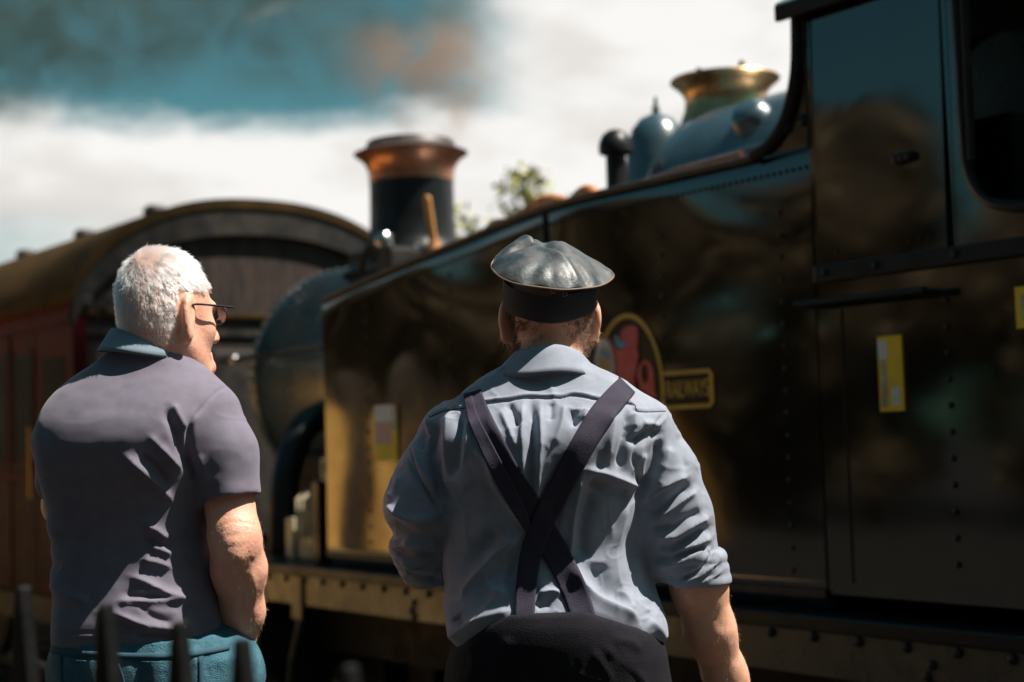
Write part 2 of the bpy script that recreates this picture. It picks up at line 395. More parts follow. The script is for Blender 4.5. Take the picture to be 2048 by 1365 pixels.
MB().lathe([(0.30, 1.6), (0.67, 1.6), (0.62, 3.76), (0.30, 3.76)], (1.3, 0, ZC), 64, 'y').build('boiler', M['teal'], LOC, smooth=True)
def firebox():
    hw, zt, rs = 0.715, 2.845, 0.46; sec = []
    for a in np.linspace(math.pi, 0, 40):
        ca, sa = math.cos(a), math.sin(a)
        sec.append((1.3 + (hw - rs) * np.sign(round(ca, 6)) + rs * ca, zt - rs + rs * sa + 0.018 * (1 - ((ca * rs + (hw - rs) * np.sign(ca)) / hw) ** 2)))
    sec = [(1.3 - hw, 1.2)] + sec + [(1.3 + hw, 1.2)]
    rows = []
    for u, sh in ((-0.1, 1), (1.45, 1), (1.57, .99), (1.63, .965), (1.66, .92)):
        rows.append([(1.3 + (v - 1.3) * sh, u, 1.2 + (z - 1.2) * sh) for v, z in sec])
    n = len(sec); V = [p for r in rows for p in r]
    F = [(i * n + j, i * n + j + 1, (i + 1) * n + j + 1, (i + 1) * n + j) for i in range(len(rows) - 1) for j in range(n - 1)]
    F += [tuple(range(4 * n, 5 * n)), tuple(range(n))]
    return MB().addvf(V, F).build('firebox', M['teal'], LOC, smooth=True)
fbx = firebox()
# fittings on the firebox side: beading pipe, plug boss, bracket, copper pipe
MB().tube([(0.575, 1.36, 2.52), (0.565, 0.9, 2.545), (0.565, 0.42, 2.56)], 0.011, 8).build('side_pipe', M['steel'], LOC, smooth=True)
MB().lathe([(0.0, 0.06), (.05, .06), (.085, .03), (.10, -.05)], (0, 0, 0), 24).build('plug_boss', M['teal'], fbx, smooth=True)
bs = [o for o in fbx.children if o.name.startswith('plug_boss')][0]
bs.location = (0.70, 1.0, 2.70); bs.rotation_euler = (0, R(-50), 0)
MB().tube([(0.33, .27, 2.36), (0.33, .27, 2.60)], 0.022, 8).build('lamp_bracket', M['soot'], LOC, smooth=True)
MB().tube([(0.34, .26, 2.42), (0.36, .2, 2.44), (0.37, .17, 2.50)], 0.014, 8).build('lamp_bracket_stay', M['rim'], LOC, smooth=True)
MB().tube([(0.12, .45, 2.415), (0.12, .8, 2.41), (0.12, 1.15, 2.385)], 0.014, 8).build('feed_pipe', M['copper'], LOC, smooth=True)
# safety valve bonnet
sv = MB().lathe([(0.33, 2.70), (0.285, 2.80), (0.225, 2.87), (0.195, 2.94), (0.192, 2.985), (0.205, 3.02), (0.232, 3.05), (0.256, 3.068), (0.262, 3.078), (0.255, 3.088), (0.19, 3.10), (0.02, 3.105)], (1.3, 1.79, 0), 56).build('safety_valve_bonnet', M['brass'], LOC, smooth=True)
for (dv_, du_) in ((-.08, .09), (.03, .02), (.0, -.12)):
    MB().lathe([(.022, 0), (.022, .03), (.014, .034), (.014, .05), (.002, .055)], (1.3 + dv_, 1.79 + du_, 3.098), 12).build('valve_nut', M['brass'], sv, smooth=True)
# bell shaped dome with finial
MB().lathe([(0.24, 2.45), (0.185, 2.60), (0.16, 2.76), (0.148, 2.86), (0.125, 2.935), (0.085, 2.985), (0.035, 3.008), (0.016, 3.02), (0.022, 3.035), (0.012, 3.06), (0.006, 3.10)], (1.3, 2.3, 0), 40).build('dome', M['teal'], LOC, smooth=True)
# ball topped tank vent
MB().lathe([(.062, 2.37), (.047, 2.40), (.045, 2.66), (.075, 2.672), (.077, 2.69), (.074, 2.72), (.058, 2.755), (.03, 2.776), (.004, 2.782)], (0.6, 1.77, 0), 32).build('tank_vent', M['black'], LOC, smooth=True)
# copper humps and filler on the tank top
MB().tube(smooth_path([(0.25, 2.05, 2.30), (0.25, 1.98, 2.40), (0.25, 1.86, 2.438), (0.25, 1.74, 2.425), (0.25, 1.66, 2.38)], 6), 0.035, 10).build('copper_pipe', M['rustcopper'], LOC, smooth=True)
MB().tube(smooth_path([(0.25, 1.68, 2.36), (0.25, 1.60, 2.43), (0.25, 1.52, 2.44), (0.25, 1.44, 2.38)], 6), 0.03, 10).build('copper_pipe', M['rustcopper'], LOC, smooth=True)
MB().lathe([(0.10, 2.28), (0.10, 2.37), (0.07, 2.40), (0.01, 2.41)], (0.25, 2.14, 0), 24).build('filler_cap', M['copper'], LOC, smooth=True)
# chimney
CHU = 4.64
ch = MB().lathe([(0.44, 2.44), (0.40, 2.50), (0.335, 2.56), (0.29, 2.61), (0.268, 2.66), (0.262, 2.80), (0.26, 3.02)], (1.3, CHU, 0), 64).build('chimney', M['black'], LOC, smooth=True)
MB().lathe([(0.264, 3.01), (0.266, 3.07), (0.28, 3.115), (0.305, 3.15), (0.345, 3.18), (0.352, 3.186)], (1.3, CHU, 0), 64, cap=False).build('copper_cap', M['copper'], ch, smooth=True)
MB().lathe([(0.352, 3.184), (0.355, 3.192), (0.30, 3.215), (0.275, 3.235), (0.270, 3.262), (0.262, 3.268), (0.235, 3.262), (0.23, 3.0)], (1.3, CHU, 0), 64, cap=False).build('rim', M['rim'], ch, smooth=True)
# clutter on the smokebox top beside the chimney
MB().lathe([(0.40, 2.42), (0.40, 2.565), (0.34, 2.575), (.05, 2.58)], (1.3, CHU, 0), 40).build('chimney_base', M['soot'], ch, smooth=True)
for k in range(12):
    a = 2 * math.pi * k / 12; o = add('bolt', RS2, M['steel'], ch); o.location = (1.3 + .37 * math.cos(a), CHU + .37 * math.sin(a), 2.568)
MB().tube(smooth_path([(0.80, 4.40, 2.42), (0.80, 4.34, 2.54), (0.84, 4.18, 2.58), (0.80, 4.0, 2.565)], 6), .028, 10).build('ejector_pipe', M['black'], LOC, smooth=True)
MB().lathe([(.01, -.05), (.035, -.04), (.055, -.01), (.055, .02), (.035, .05), (.01, .055)], (.74, 4.05, 2.55), 20).build('brass_valve', M['steel'], LOC, smooth=True)
MB().box(0.66, 0.86, 3.85, 4.0, 2.36, 2.50).build('valve_body', M['soot'], LOC, bevel=.02)
# hand rail along the smokebox
hr = MB().tube([(0.50, u, 1.965) for u in (3.43, 4.0, 4.6, 5.3, 5.75)], 0.016, 10).build('handrail', M['soot'], LOC, smooth=True)
for u in (3.98, 5.52):
    MB().lathe([(.012, -.16), (.014, -.03), (.03, -.012), (.034, .0), (.03, .02), (.004, .032)], (0, 0, 0), 14).build('knob', M['steel'], hr, smooth=True)
    k_ = [o for o in hr.children][-1]; k_.location = (.50, u, 1.965); k_.rotation_euler = (0, R(-90), 0)
MB().lathe([(.03, 0), (.035, .02), (.02, .035), (.003, .04)], (0, 0, 0), 14).build('end_boss', M['copper'], hr, smooth=True)
k_ = [o for o in hr.children if o.name.startswith('end_boss')][-1]; k_.location = (.45, 3.47, 1.93); k_.rotation_euler = (0, R(-90), 0)
# steam pipe, lubricator and front fittings on the running board
MB().tube(smooth_path([(0.72, 4.55, 1.62), (0.45, 4.50, 1.52), (0.30, 4.46, 1.25), (0.26, 4.44, 0.95), (0.26, 4.44, 0.79)], 8), 0.085, 16).build('steam_pipe', M['black'], LOC, smooth=True)
lub = MB().box(.12, .34, 3.76, 3.98, .80, 1.06).build('lubricator', M['cream'], LOC, bevel=.015)
MB().lathe([(.075, 1.06), (.075, 1.17), (.05, 1.20), (.03, 1.21), (.03, 1.33), (.008, 1.335)], (.23, 3.86, 0), 20).build('lubricator_top', M['cream'], lub, smooth=True)
for k in range(4): MB().tube([(.10, 3.79 + .055 * k, .92), (.10, 3.79 + .055 * k, 1.12), (.16, 3.79 + .055 * k, 1.16)], .011, 8).build('oil_pipe', M['cream'], lub, smooth=True)
for k in range(3): MB().lathe([(.022, 0), (.022, .03), (.004, .035)], (.115, 3.81 + .07 * k, .86), 10, 'x').build('oil_cap', M['cream'], lub, smooth=True)
MB().box(.05, .40, 3.62, 3.70, .80, 1.22).build('tank_stay', M['black'], LOC, bevel=.01)
MB().box(.10, .30, 4.02, 4.10, .80, 1.02).build('oil_box', M['cream'], LOC, bevel=.01)
MB().prism([(4.75, .80), (5.48, .80), (5.44, 1.02), (5.0, 1.42), (4.86, 1.40)], lambda u, z: (.22, u, z), lambda u, z: (.24, u, z)).build('front_gusset', M['soot'], LOC)
MB().box(-.05, 2.65, 5.45, 5.55, .35, .86).build('buffer_beam', M['maroon'], LOC)
for v in (.42, 2.18):
    bf = MB().lathe([(.10, 5.55), (.08, 5.85), (.05, 5.85), (.05, 6.0), (.20, 6.02), (.20, 6.05), (.02, 6.07)], (v, 0, .58), 28, 'y').build('buffer', M['soot'], LOC, smooth=True)

# cab
def cab():
    th = .012
    arc = smooth_path([(0.26, 2.366), (0.17, 2.40), (0.10, 2.465), (0.055, 2.56), (0.032, 2.66), (0.022, 2.83)], 6)
    side = [(-1.52, .86), (0.0, .86), (0.0, 2.362), (0.26, 2.362)] + [tuple(p) for p in arc[1:]] + [(-.60, 2.83), (-.60, 1.96), (-1.52, 1.96)]
    c = MB().prism(side, lambda u, z: (0.004, u, z), lambda u, z: (0.004 + th, u, z)).build('cab_side', M['paint'], LOC)
    MB().tube([(-.006, u, z) for u, z in arc], 0.022, 10).build('beading', M['soot'], c, smooth=True)
    # proud sliding panel of the cab side, slightly leaning in, with its own gentle waves
    us = np.linspace(-.035, -.578, 26); zs = np.linspace(1.915, 2.83, 40)
    def pv(u, z): return -0.014 + 0.016 * (z - 1.9) + 0.0014 * math.sin(7 * u + 3 * z) * math.sin(5 * z)
    V = [(pv(u, z), u, z) for u in us for z in zs] + [(pv(u, z) + .016, u, z) for u in us for z in zs]
    nu, nz = len(us), len(zs); K = nu * nz
    F = [(i * nz + j, i * nz + j + 1, (i + 1) * nz + j + 1, (i + 1) * nz + j) for i in range(nu - 1) for j in range(nz - 1)]
    ring = [i * nz for i in range(nu)] + [(nu - 1) * nz + j for j in range(1, nz)] + [i * nz + nz - 1 for i in range(nu - 2, -1, -1)] + [j for j in range(nz - 2, 0, -1)]
    F += [tuple(reversed([r + K for r in ring]))] + [(ring[k], ring[(k + 1) % len(ring)], ring[(k + 1) % len(ring)] + K, ring[k] + K) for k in range(len(ring))]
    pn = MB().addvf(V, F).build('cab_panel', M['paint'], LOC, smooth=True)
    for (u, z) in ((-.40, 2.25), (-.425, 2.252), (-.45, 2.254)):
        MB().lathe([(.017, 0), (.016, -.02), (.006, -.028)], (pv(u, z) - .0, u, z), 14, 'x').build('catch', M['black'], pn, smooth=True)
    for (u, z) in ((-.09, 1.985), (-.12, 1.99), (-.43, 1.985), (-.47, 1.985), (-.51, 1.985)):
        rivet(pv(u, z) - .001, u, z, pn, M['steel'], .6)
    for u, z in ((.10, 2.44), (.02, 2.455)): rivet(.002, u, z, c, M['black'], 2.0, 'bolt')
    MB().box(-.03, -.008, -1.5, -.025, 1.895, 1.95).build('cab_waist_rail', M['black'], LOC, bevel=.006)
    for u in (-.08, -.3, -.62, -.9): rivet(-.031, u, 1.925, LOC, M['black'], 1.2, 'bolt')
    MB().tube([(-.012, -.015, z) for z in (2.35, 2.8)], .006, 6).build('panel_edge', M['soot'], LOC)
    # hand rail below the waist
    h = MB().tube([(-.075, .02, 1.823), (-.075, -.25, 1.822), (-.075, -.535, 1.821)], .0115, 12).build('cab_handrail', M['black'], LOC, smooth=True)
    for u in (-.02, -.5): MB().tube([(-.07, u, 1.82), (.01, u, 1.82)], .012, 8).build('handrail_stanchion', M['black'], h, smooth=True)
    for k in range(11): rivet(.003, -.55, .98 + k * .081, c)
    MB().tube([(.003, -.115, z) for z in (.9, 1.8)], .004, 6).build('seam', M['soot'], c)
    # opening: rim with a rounded lower corner, window pillar and the dark interior
    rim = smooth_path([(-.645, 2.82), (-.65, 2.5), (-.655, 2.24), (-.675, 2.14), (-.73, 2.075), (-.82, 2.045), (-.95, 2.04), (-1.3, 2.04)], 6)
    MB().tube([(.0, u, z) for u, z in rim], .018, 8).build('opening_rim', M['black'], LOC, smooth=True)
    MB().tube([(-.03, -.70, 2.2), (-.03, -.70, 2.78)], .013, 10).build('door_handrail', M['soot'], LOC, smooth=True)
    MB().prism([(-.60, 1.96), (-1.52, 1.96), (-1.52, 2.04), (-.9, 2.045), (-.73, 2.075), (-.68, 2.14), (-.655, 2.24), (-.65, 2.83), (-.60, 2.83)],
               lambda u, z: (0.006, u, z), lambda u, z: (0.016, u, z)).build('opening_surround', M['paint'], LOC)
    MB().box(.004, 2.6, -1.54, -1.52, .8, 2.83).build('cab_back', M['soot'], LOC)
    MB().box(.02, 2.58, -.02, .0, 2.36, 3.1).build('cab_front', M['soot'], LOC)
    MB().box(2.58, 2.6, -1.52, 0, .86, 2.83).build('cab_side', M['paint'], LOC)
    MB().box(.02, 2.58, -1.52, 0, .98, 1.0).build('cab_floor', M['soot'], LOC)
    MB().box(.5, 2.1, -.45, -.02, 1.0, 2.45).build('backhead', M['soot'], LOC, bevel=.03)
    # roof: arched sheet with thickness, and end fascia
    pts = [(v, 2.83 + .40 * (1 - ((v - 1.3) / 1.34) ** 2)) for v in np.linspace(-.04, 2.64, 28)]
    V = [(v, u, z + dz) for u in (.09, -1.75) for dz in (0, .035) for v, z in pts]; n = len(pts)
    F = []
    for b in (0, 1):
        for j in range(n - 1): F.append((b * n + j, b * n + j + 1, 2 * n + b * n + j + 1, 2 * n + b * n + j))
    for e in (0, 2):
        for j in range(n - 1): F.append((e * n + j, e * n + j + 1, e * n + n + j + 1, e * n + n + j))
    F += [(0, n, 3 * n, 2 * n), (n - 1, 2 * n - 1, 4 * n - 1, 3 * n - 1)]
    MB().addvf(V, F).build('cab_roof', M['steel'], LOC)
    MB().box(-.052, -.03, -1.75, .085, 2.80, 2.855).build('roof_gutter', M['soot'], LOC, bevel=.006)
    MB().box(.0, 2.6, -2.75, -1.54, .86, 2.15).build('bunker', M['paint'], LOC, bevel=.02)
cab()

# crest: gold ring and lettered box, red lion, wheel - thin flat shapes on the tank side
def crest():
    EP = empty_part('crest', LOC, (0, 0, 0))
    cu, cz, ru, rz = 0.995, 1.567, 0.213, 0.308
    def vof(u, z): return wavy(u, z)
    def ringband(name, ruo, rzo, w, m, lift, c=(cu, cz), n=64):
        V = []; F = []
        for k in range(n):
            a = 2 * math.pi * k / n
            for q in (0, w):
                u, z = c[0] + (ruo - q) * math.cos(a), c[1] + (rzo - q) * math.sin(a); V.append((vof(u, z) - lift, u, z))
        for k in range(n):
            a, b = 2 * k, 2 * ((k + 1) % n); F.append((a, b, b + 1, a + 1))
        return MB().addvf(V, F).build(name, m, EP)
    def flat(name, poly, m, lift):
        bm = bmesh.new(); vs = [bm.verts.new((vof(u, z) - lift, u, z)) for u, z in poly]; f = bm.faces.new(vs)
        bmesh.ops.triangulate(bm, faces=[f]); me = bpy.data.meshes.new(name); bm.to_mesh(me); bm.free()
        return add(name, me, m, EP)
    def Z(L): return [on_v(1160 + X / 3.413, 560 + Y / 3.413) for X, Y in L]
    flat('crest_ground', [(cu + (ru - .004) * math.cos(a), cz + (rz - .004) * math.sin(a)) for a in np.linspace(0, 2 * math.pi, 60, endpoint=False)], M['emblack'], .0022)
    ringband('crest_ring', ru, rz, .018, M['gold'], .0045)
    lion = Z([(292, 352), (322, 322), (372, 310), (402, 322), (408, 400), (402, 470), (412, 520), (397, 600), (382, 680), (384, 745), (340, 760), (300, 722), (262, 690), (250, 600), (250, 525), (214, 492), (168, 468), (182, 420), (206, 394), (232, 424), (252, 470), (286, 482), (304, 440), (286, 402)])
    flat('lion', lion, M['red'], .0045)
    tl = Z([(398, 650), (412, 585), (448, 548), (490, 560), (512, 620), (518, 700), (522, 765), (537, 806), (484, 792), (424, 752)])
    flat('lion_tail', tl, M['red'], .0045)
    tc_ = on_v(1160 + 453 / 3.413, 560 + 640 / 3.413)
    flat('tail_gap', [(tc_[0] + .017 * math.cos(a), tc_[1] + .038 * math.sin(a)) for a in np.linspace(0, 2 * math.pi, 20, endpoint=False)], M['emblack'], .0062)
    flat('crest_tongue', Z([(245, 386), (272, 380), (286, 426), (322, 420), (332, 440), (300, 466), (266, 468)]), M['blue'], .0062)
    wc = on_v(1160 + 182 / 3.413, 560 + 606 / 3.413)
    wu, wz = .062, .115
    flat('crest_wheel', [(wc[0] + wu * math.cos(a), wc[1] + wz * math.sin(a)) for a in np.linspace(0, 2 * math.pi, 36, endpoint=False)], M['wheelgrey'], .0078)
    ringband('wheel_band', wu * .72, wz * .72, .008, M['gold'], .0092, wc, 36)
    for k in range(6):
        a = math.pi * k / 6; p = [(wc[0] + wu * .7 * math.cos(a + s), wc[1] + wz * .7 * math.sin(a + s)) for s in (-.06, .06, math.pi - .06, math.pi + .06)]
        flat('wheel_spoke', p, M['gold'], .0105 + .0004 * k)
    flat('crest_crown', Z([(150, 500), (165, 472), (190, 488), (212, 505), (224, 535), (200, 530), (170, 515)]), M['blue'], .012)
    # lettered box
    u0, u1, z0, z1 = cu - ru + .012, .514, 1.497, 1.638; w = .015
    out = [(u0, z0), (u1 + .02, z0), (u1, z0 + .02), (u1, z1 - .02), (u1 + .02, z1), (u0, z1)]
    flat('crest_box_ground', out, M['emblack'], .0022)
    def bar(p): flat('crest_box_border', p, M['gold'], .0045)
    bar([(u0, z0), (u1 + .02, z0), (u1 + .024, z0 + w), (u0, z0 + w)]); bar([(u0, z1), (u1 + .02, z1), (u1 + .024, z1 - w), (u0, z1 - w)])
    bar([(u1 + .02, z0), (u1, z0 + .02), (u1, z1 - .02), (u1 + .02, z1), (u1 + .024, z1 - w), (u1 + w, z1 - .026), (u1 + w, z0 + .026), (u1 + .024, z0 + w)])
    bar([(u0, z0 + w), (u0 - .008, z0 + w), (u0 - .008, z1 - w), (u0, z1 - w)])
    cv = bpy.data.curves.new('lettering', 'FONT'); cv.body = 'RAILWAYS'; cv.align_x = 'CENTER'; cv.align_y = 'CENTER'; cv.size = .078; cv.extrude = .0005
    cv.space_character = 0.95; cv.offset = 0.0006
    tmp = bpy.data.objects.new('lettering_curve', cv); col.objects.link(tmp)
    bpy.context.view_layer.update(); me = bpy.data.meshes.new_from_object(tmp); bpy.data.objects.remove(tmp); me.materials.clear()
    o = add('lettering', me, M['gold'])
    # text x axis along -u (reads left to right from the near side), text y up, facing -v
    um = (u0 + u1) / 2
    xs = [v_.co.x for v_ in me.vertices]; kx = .232 / (max(xs) - min(xs)); um += kx * (max(xs) + min(xs)) / 2
    o.parent = EP; o.matrix_local = Matrix(((0, 0, -1, vof(um, 1.567) - .0048), (-kx, 0, 0, um), (0, 1.15, 0, 1.567), (0, 0, 0, 1)))
crest()

# the tool standing on the tank front with its orange wooden handle
def tool():
    u, z = on_v(868, 490, .95)
    t = empty('fire_iron', 'worn orange wooden paddle handle standing up in front of the black chimney', 'tool', ORG + VV * .95 + DV * u + np.array([0, 0, z]), YAW)
    # paddle shaped handle leaning
    pts = [(0, 0, -.10), (0, .01, .0), (0, .025, .10), (0, .05, .22), (0, .062, .29)]
    pth = smooth_path(pts, 6); V = []; F = []; n = 12
    for i, p in enumerate(pth):
        s = i / (len(pth) - 1); w = (.036 - .004 * s) * (1 if s < .9 else math.sqrt(max(0.02, 1 - ((s - .9) / .1) ** 2)))
        for k in range(n):
            a = 2 * math.pi * k / n; V.append((p[0] + .018 * math.sin(a), p[1] + w * math.cos(a), p[2]))
    for i in range(len(pth) - 1):
        for k in range(n): F.append((i * n + k, i * n + (k + 1) % n, (i + 1) * n + (k + 1) % n, (i + 1) * n + k))
    F += [tuple(reversed(range(n))), tuple(range((len(pth) - 1) * n, len(pth) * n))]
    MB().addvf(V, F).build('handle', M['wood'], t, smooth=True)
    MB().lathe([(.05, -.12), (.05, -.02), (.03, .02), (.03, .03)], (0, 0, 0), 16).build('ferrule', M['rustcopper'], t, smooth=True)
    MB().tube([(0, 0, -.1), (0, -.3, -.16), (0, -.8, -.2)], .018, 8).build('shaft', M['soot'], t, smooth=True)
tool()

# ------------------------------------------------------------------ coach
CO = empty('passenger_coach', 'old maroon coach with a weathered arched brown roof standing ahead of the engine', 'railway coach', ORG + DV * 6.82, YAW)
def coach():
    L = 12.0; v0, v1 = -0.05, 2.65; EZ = 2.50; PK = 3.20
    def rz(v, k=0): 
        t = abs((v - 1.3) / (1.42 + k)); return EZ - .06 + (PK - EZ + .06) * (1 - min(1, t) ** 2.4) ** (1 / 1.5)
    vs = [1.3 - 1.41 * math.cos(a) for a in np.linspace(0.06, math.pi - 0.06, 60)]
    # roof shell with depth
    V = []; n = len(vs)
    for u in (-.10, L + .1):
        for d in (0, -.07):
            V += [(v, u, rz(v) + d) for v in vs]
    F = []
    for j in range(n - 1):
        F += [(j, j + 1, 2 * n + j + 1, 2 * n + j), (n + j, 3 * n + j, 3 * n + j + 1, n + j + 1), (j, n + j, n + j + 1, j + 1), (2 * n + j, 2 * n + j + 1, 3 * n + j + 1, 3 * n + j)]
    F += [(0, 2 * n, 3 * n, n), (n - 1, 2 * n - 1, 4 * n - 1, 3 * n - 1)]
    roof = MB().addvf(V, F).build('roof', M['roof'], CO, smooth=True)
    # dark fascia band under the roof at the end
    V = [(v, u, rz(v) - d) for u in (-.085, -.03) for d in (.072, .26) for v in vs]
    F = []
    for j in range(n - 1):
        F += [(j, j + 1, n + j + 1, n + j), (2 * n + j, 3 * n + j, 3 * n + j + 1, 2 * n + j + 1), (n + j, n + j + 1, 3 * n + j + 1, 3 * n + j), (j, 2 * n + j, 2 * n + j + 1, j + 1)]
    MB().addvf(V, F).build('end_fascia', M['soot'], CO)
    # vertical planks of the end wall
    pw = (v1 - v0) / 14
    for k in range(14):
        a, b = v0 + k * pw + .0018, v0 + (k + 1) * pw - .0018
        mb = MB(); za, zb = rz(a) - .12, rz(b) - .12
        mb.addvf([(a, -.018, .35), (b, -.018, .35), (b, -.018, zb), (a, -.018, za), (a, .03, .35), (b, .03, .35), (b, .03, zb), (a, .03, za)],
                 [(0, 1, 2, 3), (7, 6, 5, 4), (0, 4, 5, 1), (1, 5, 6, 2), (2, 6, 7, 3), (3, 7, 4, 0)])
        mb.build('plank', M['coachend'], CO)
    MB().box(v0 - .0, v1, 0.0, .05, .35, 2.40).build('end_wall', M['soot'], CO)
    MB().box(v0 - .01, v1 + .01, -.06, -.02, 2.335, 2.37).build('end_bead', M['roof'], CO, bevel=.008)
    MB().box(v0 - .01, v1 + .01, -.045, -.02, 2.21, 2.255).build('end_bead', M['soot'], CO)
    for v in (v0 + .01, v1 - .01): MB().box(v - .05, v + .05, -.05, .06, .33, 2.46).build('corner_post', M['maroon'], CO, bevel=.015)
    for v in (-.0, .16): MB().box(v - .035, v + .035, -.09, -.05, 2.40, 2.47).build('lamp_iron', M['rim'], CO, bevel=.006)
    # gangway plate and step at the end
    MB().box(.85, 1.75, -.20, -.03, .75, 2.10).build('gangway', M['soot'], CO, bevel=.03)
    # body sides in bays: lower panel, waist, window, cantrail
    for side, vv, sg in ((0, v0, -1), (1, v1, 1)):
        def bx(name, a, b, z0, z1, m, out=0.0, t=.04, parent=CO):
            x0, x1 = (vv - out, vv + t) if sg < 0 else (vv - t, vv + out)
            return MB().box(x0, x1, a, b, z0, z1).build(name, m, parent)
        bx('cantrail', .06, L, 2.30, 2.46, M['maroon'], .004); bx('gutter', .0, L, 2.455, 2.49, M['brownpaint'], .04)
        bx('underframe', .0, L, .22, .40, M['soot'], .01)
        nb = 9; bw = (L - .06) / nb
        for k in range(nb):
            a = .06 + k * bw; b = a + bw
            if k % 3 == 0:
                w = bx('door', a + .03, a + .72, .42, 2.29, M['maroon'], .012)
                bx('door_panel', a + .08, a + .67, .50, 1.22, M['brownpaint'], .022, .01, w)
                bx('window', a + .14, a + .61, 1.38, 2.08, M['glass'], .016, .01, w)
                MB().tube([((vv - .06 * 1 if sg < 0 else vv + .06), a + .74, z) for z in (1.1, 1.6)], .012, 8).build('handle', M['brass'], w, smooth=True)
                a2 = a + .76
            else: a2 = a + .02
            bx('lower_panel', a2, b - .02, .42, 1.20, M['brownpaint'], .006); bx('waist_moulding', a2, b - .02, 1.21, 1.27, M['maroon'], .02)
            f = bx('upper_panel', a2, b - .02, 1.28, 2.29, M['maroon'], .004)
            nw = 1 if k % 3 == 0 else 2
            ww = (b - .02 - a2) / nw
            for q in range(nw):
                c, d = a2 + q * ww + .06, a2 + (q + 1) * ww - .06
                wf = bx('window', c, d, 1.36, 2.14, M['glass'], .008, .01, f)
                for (e, g, h, i) in ((c - .03, c, 1.33, 2.17), (d, d + .03, 1.33, 2.17)): bx('frame', e, g, h, i, M['brownpaint'], .016, .01, wf)
                bx('sill', c - .03, d + .03, 1.30, 1.335, M['brownpaint'], .022, .01, wf)
            bx('pillar', b - .02, b + .02, .42, 2.29, M['maroon'], .016)
    MB().box(v0 + .05, v1 - .05, .06, L, .38, .42).build('floor', M['soot'], CO)
    for u in (8.64, 10.24, 11.84, 13.44, 15.04, 16.64, 18.2):
        x = u - 6.82
        vt = MB().lathe([(.045, rz(1.3) - .03), (.045, rz(1.3) + .03), (.09, rz(1.3) + .05), (.10, rz(1.3) + .18), (.07, rz(1.3) + .215), (.005, rz(1.3) + .22)], (1.3, x, 0), 20).build('roof_ventilator', M['rim'], CO, smooth=True)
    for u in (1.6, 3.6, 8.4, 10.4):
        for v in (.55, 2.05):
            MB().lathe([(.05, -.06), (.42, -.06), (.45, -.06), (.45, .05), (.40, .05), (.36, .0), (.05, .0)], (v, u, .15), 28, 'x').build('wheel', M['soot'], CO, smooth=True)
    for v in (.42, 2.18):
        MB().lathe([(.10, .0), (.08, -.25), (.05, -.25), (.05, -.42), (.20, -.44), (.20, -.47), (.02, -.49)], (v, 0, .58), 24, 'y').build('buffer', M['soot'], CO, smooth=True)
coach()

# ------------------------------------------------------------------ people: signed distance fields turned into meshes
def ln(v): return np.sqrt((v * v).sum(-1))
def smin(a, b, k):
    h = np.clip(0.5 + 0.5 * (b - a) / k, 0, 1); return b + (a - b) * h - k * h * (1 - h)
def smax(a, b, k): return -smin(-a, -b, k)
def cone(p, a, b, ra, rb):
    a = np.asarray(a, float); b = np.asarray(b, float); ab = b - a
    t = np.clip(((p - a) @ ab) / (ab @ ab), 0, 1)
    return ln(p - a - t[..., None] * ab) - (ra + (rb - ra) * t)
def chain(p, pts, rs, k=0.02):
    d = None
    for i in range(len(pts) - 1):
        c = cone(p, pts[i], pts[i + 1], rs[i], rs[i + 1]); d = c if d is None else smin(d, c, k)
    return d
def ell(p, c, r, Rm=None):
    q = p - np.asarray(c, float)
    if Rm is not None: q = q @ Rm
    r = np.asarray(r, float); k0 = ln(q / r); k1 = ln(q / (r * r)) + 1e-9
    return k0 * (k0 - 1.0) / k1
def rotz(a): c, s = math.cos(a), math.sin(a); return np.array([[c, -s, 0], [s, c, 0], [0, 0, 1.0]])
def rotx(a): c, s = math.cos(a), math.sin(a); return np.array([[1.0, 0, 0], [0, c, -s], [0, s, c]])
def roty(a): c, s = math.cos(a), math.sin(a); return np.array([[c, 0, s], [0, 1.0, 0], [-s, 0, c]])
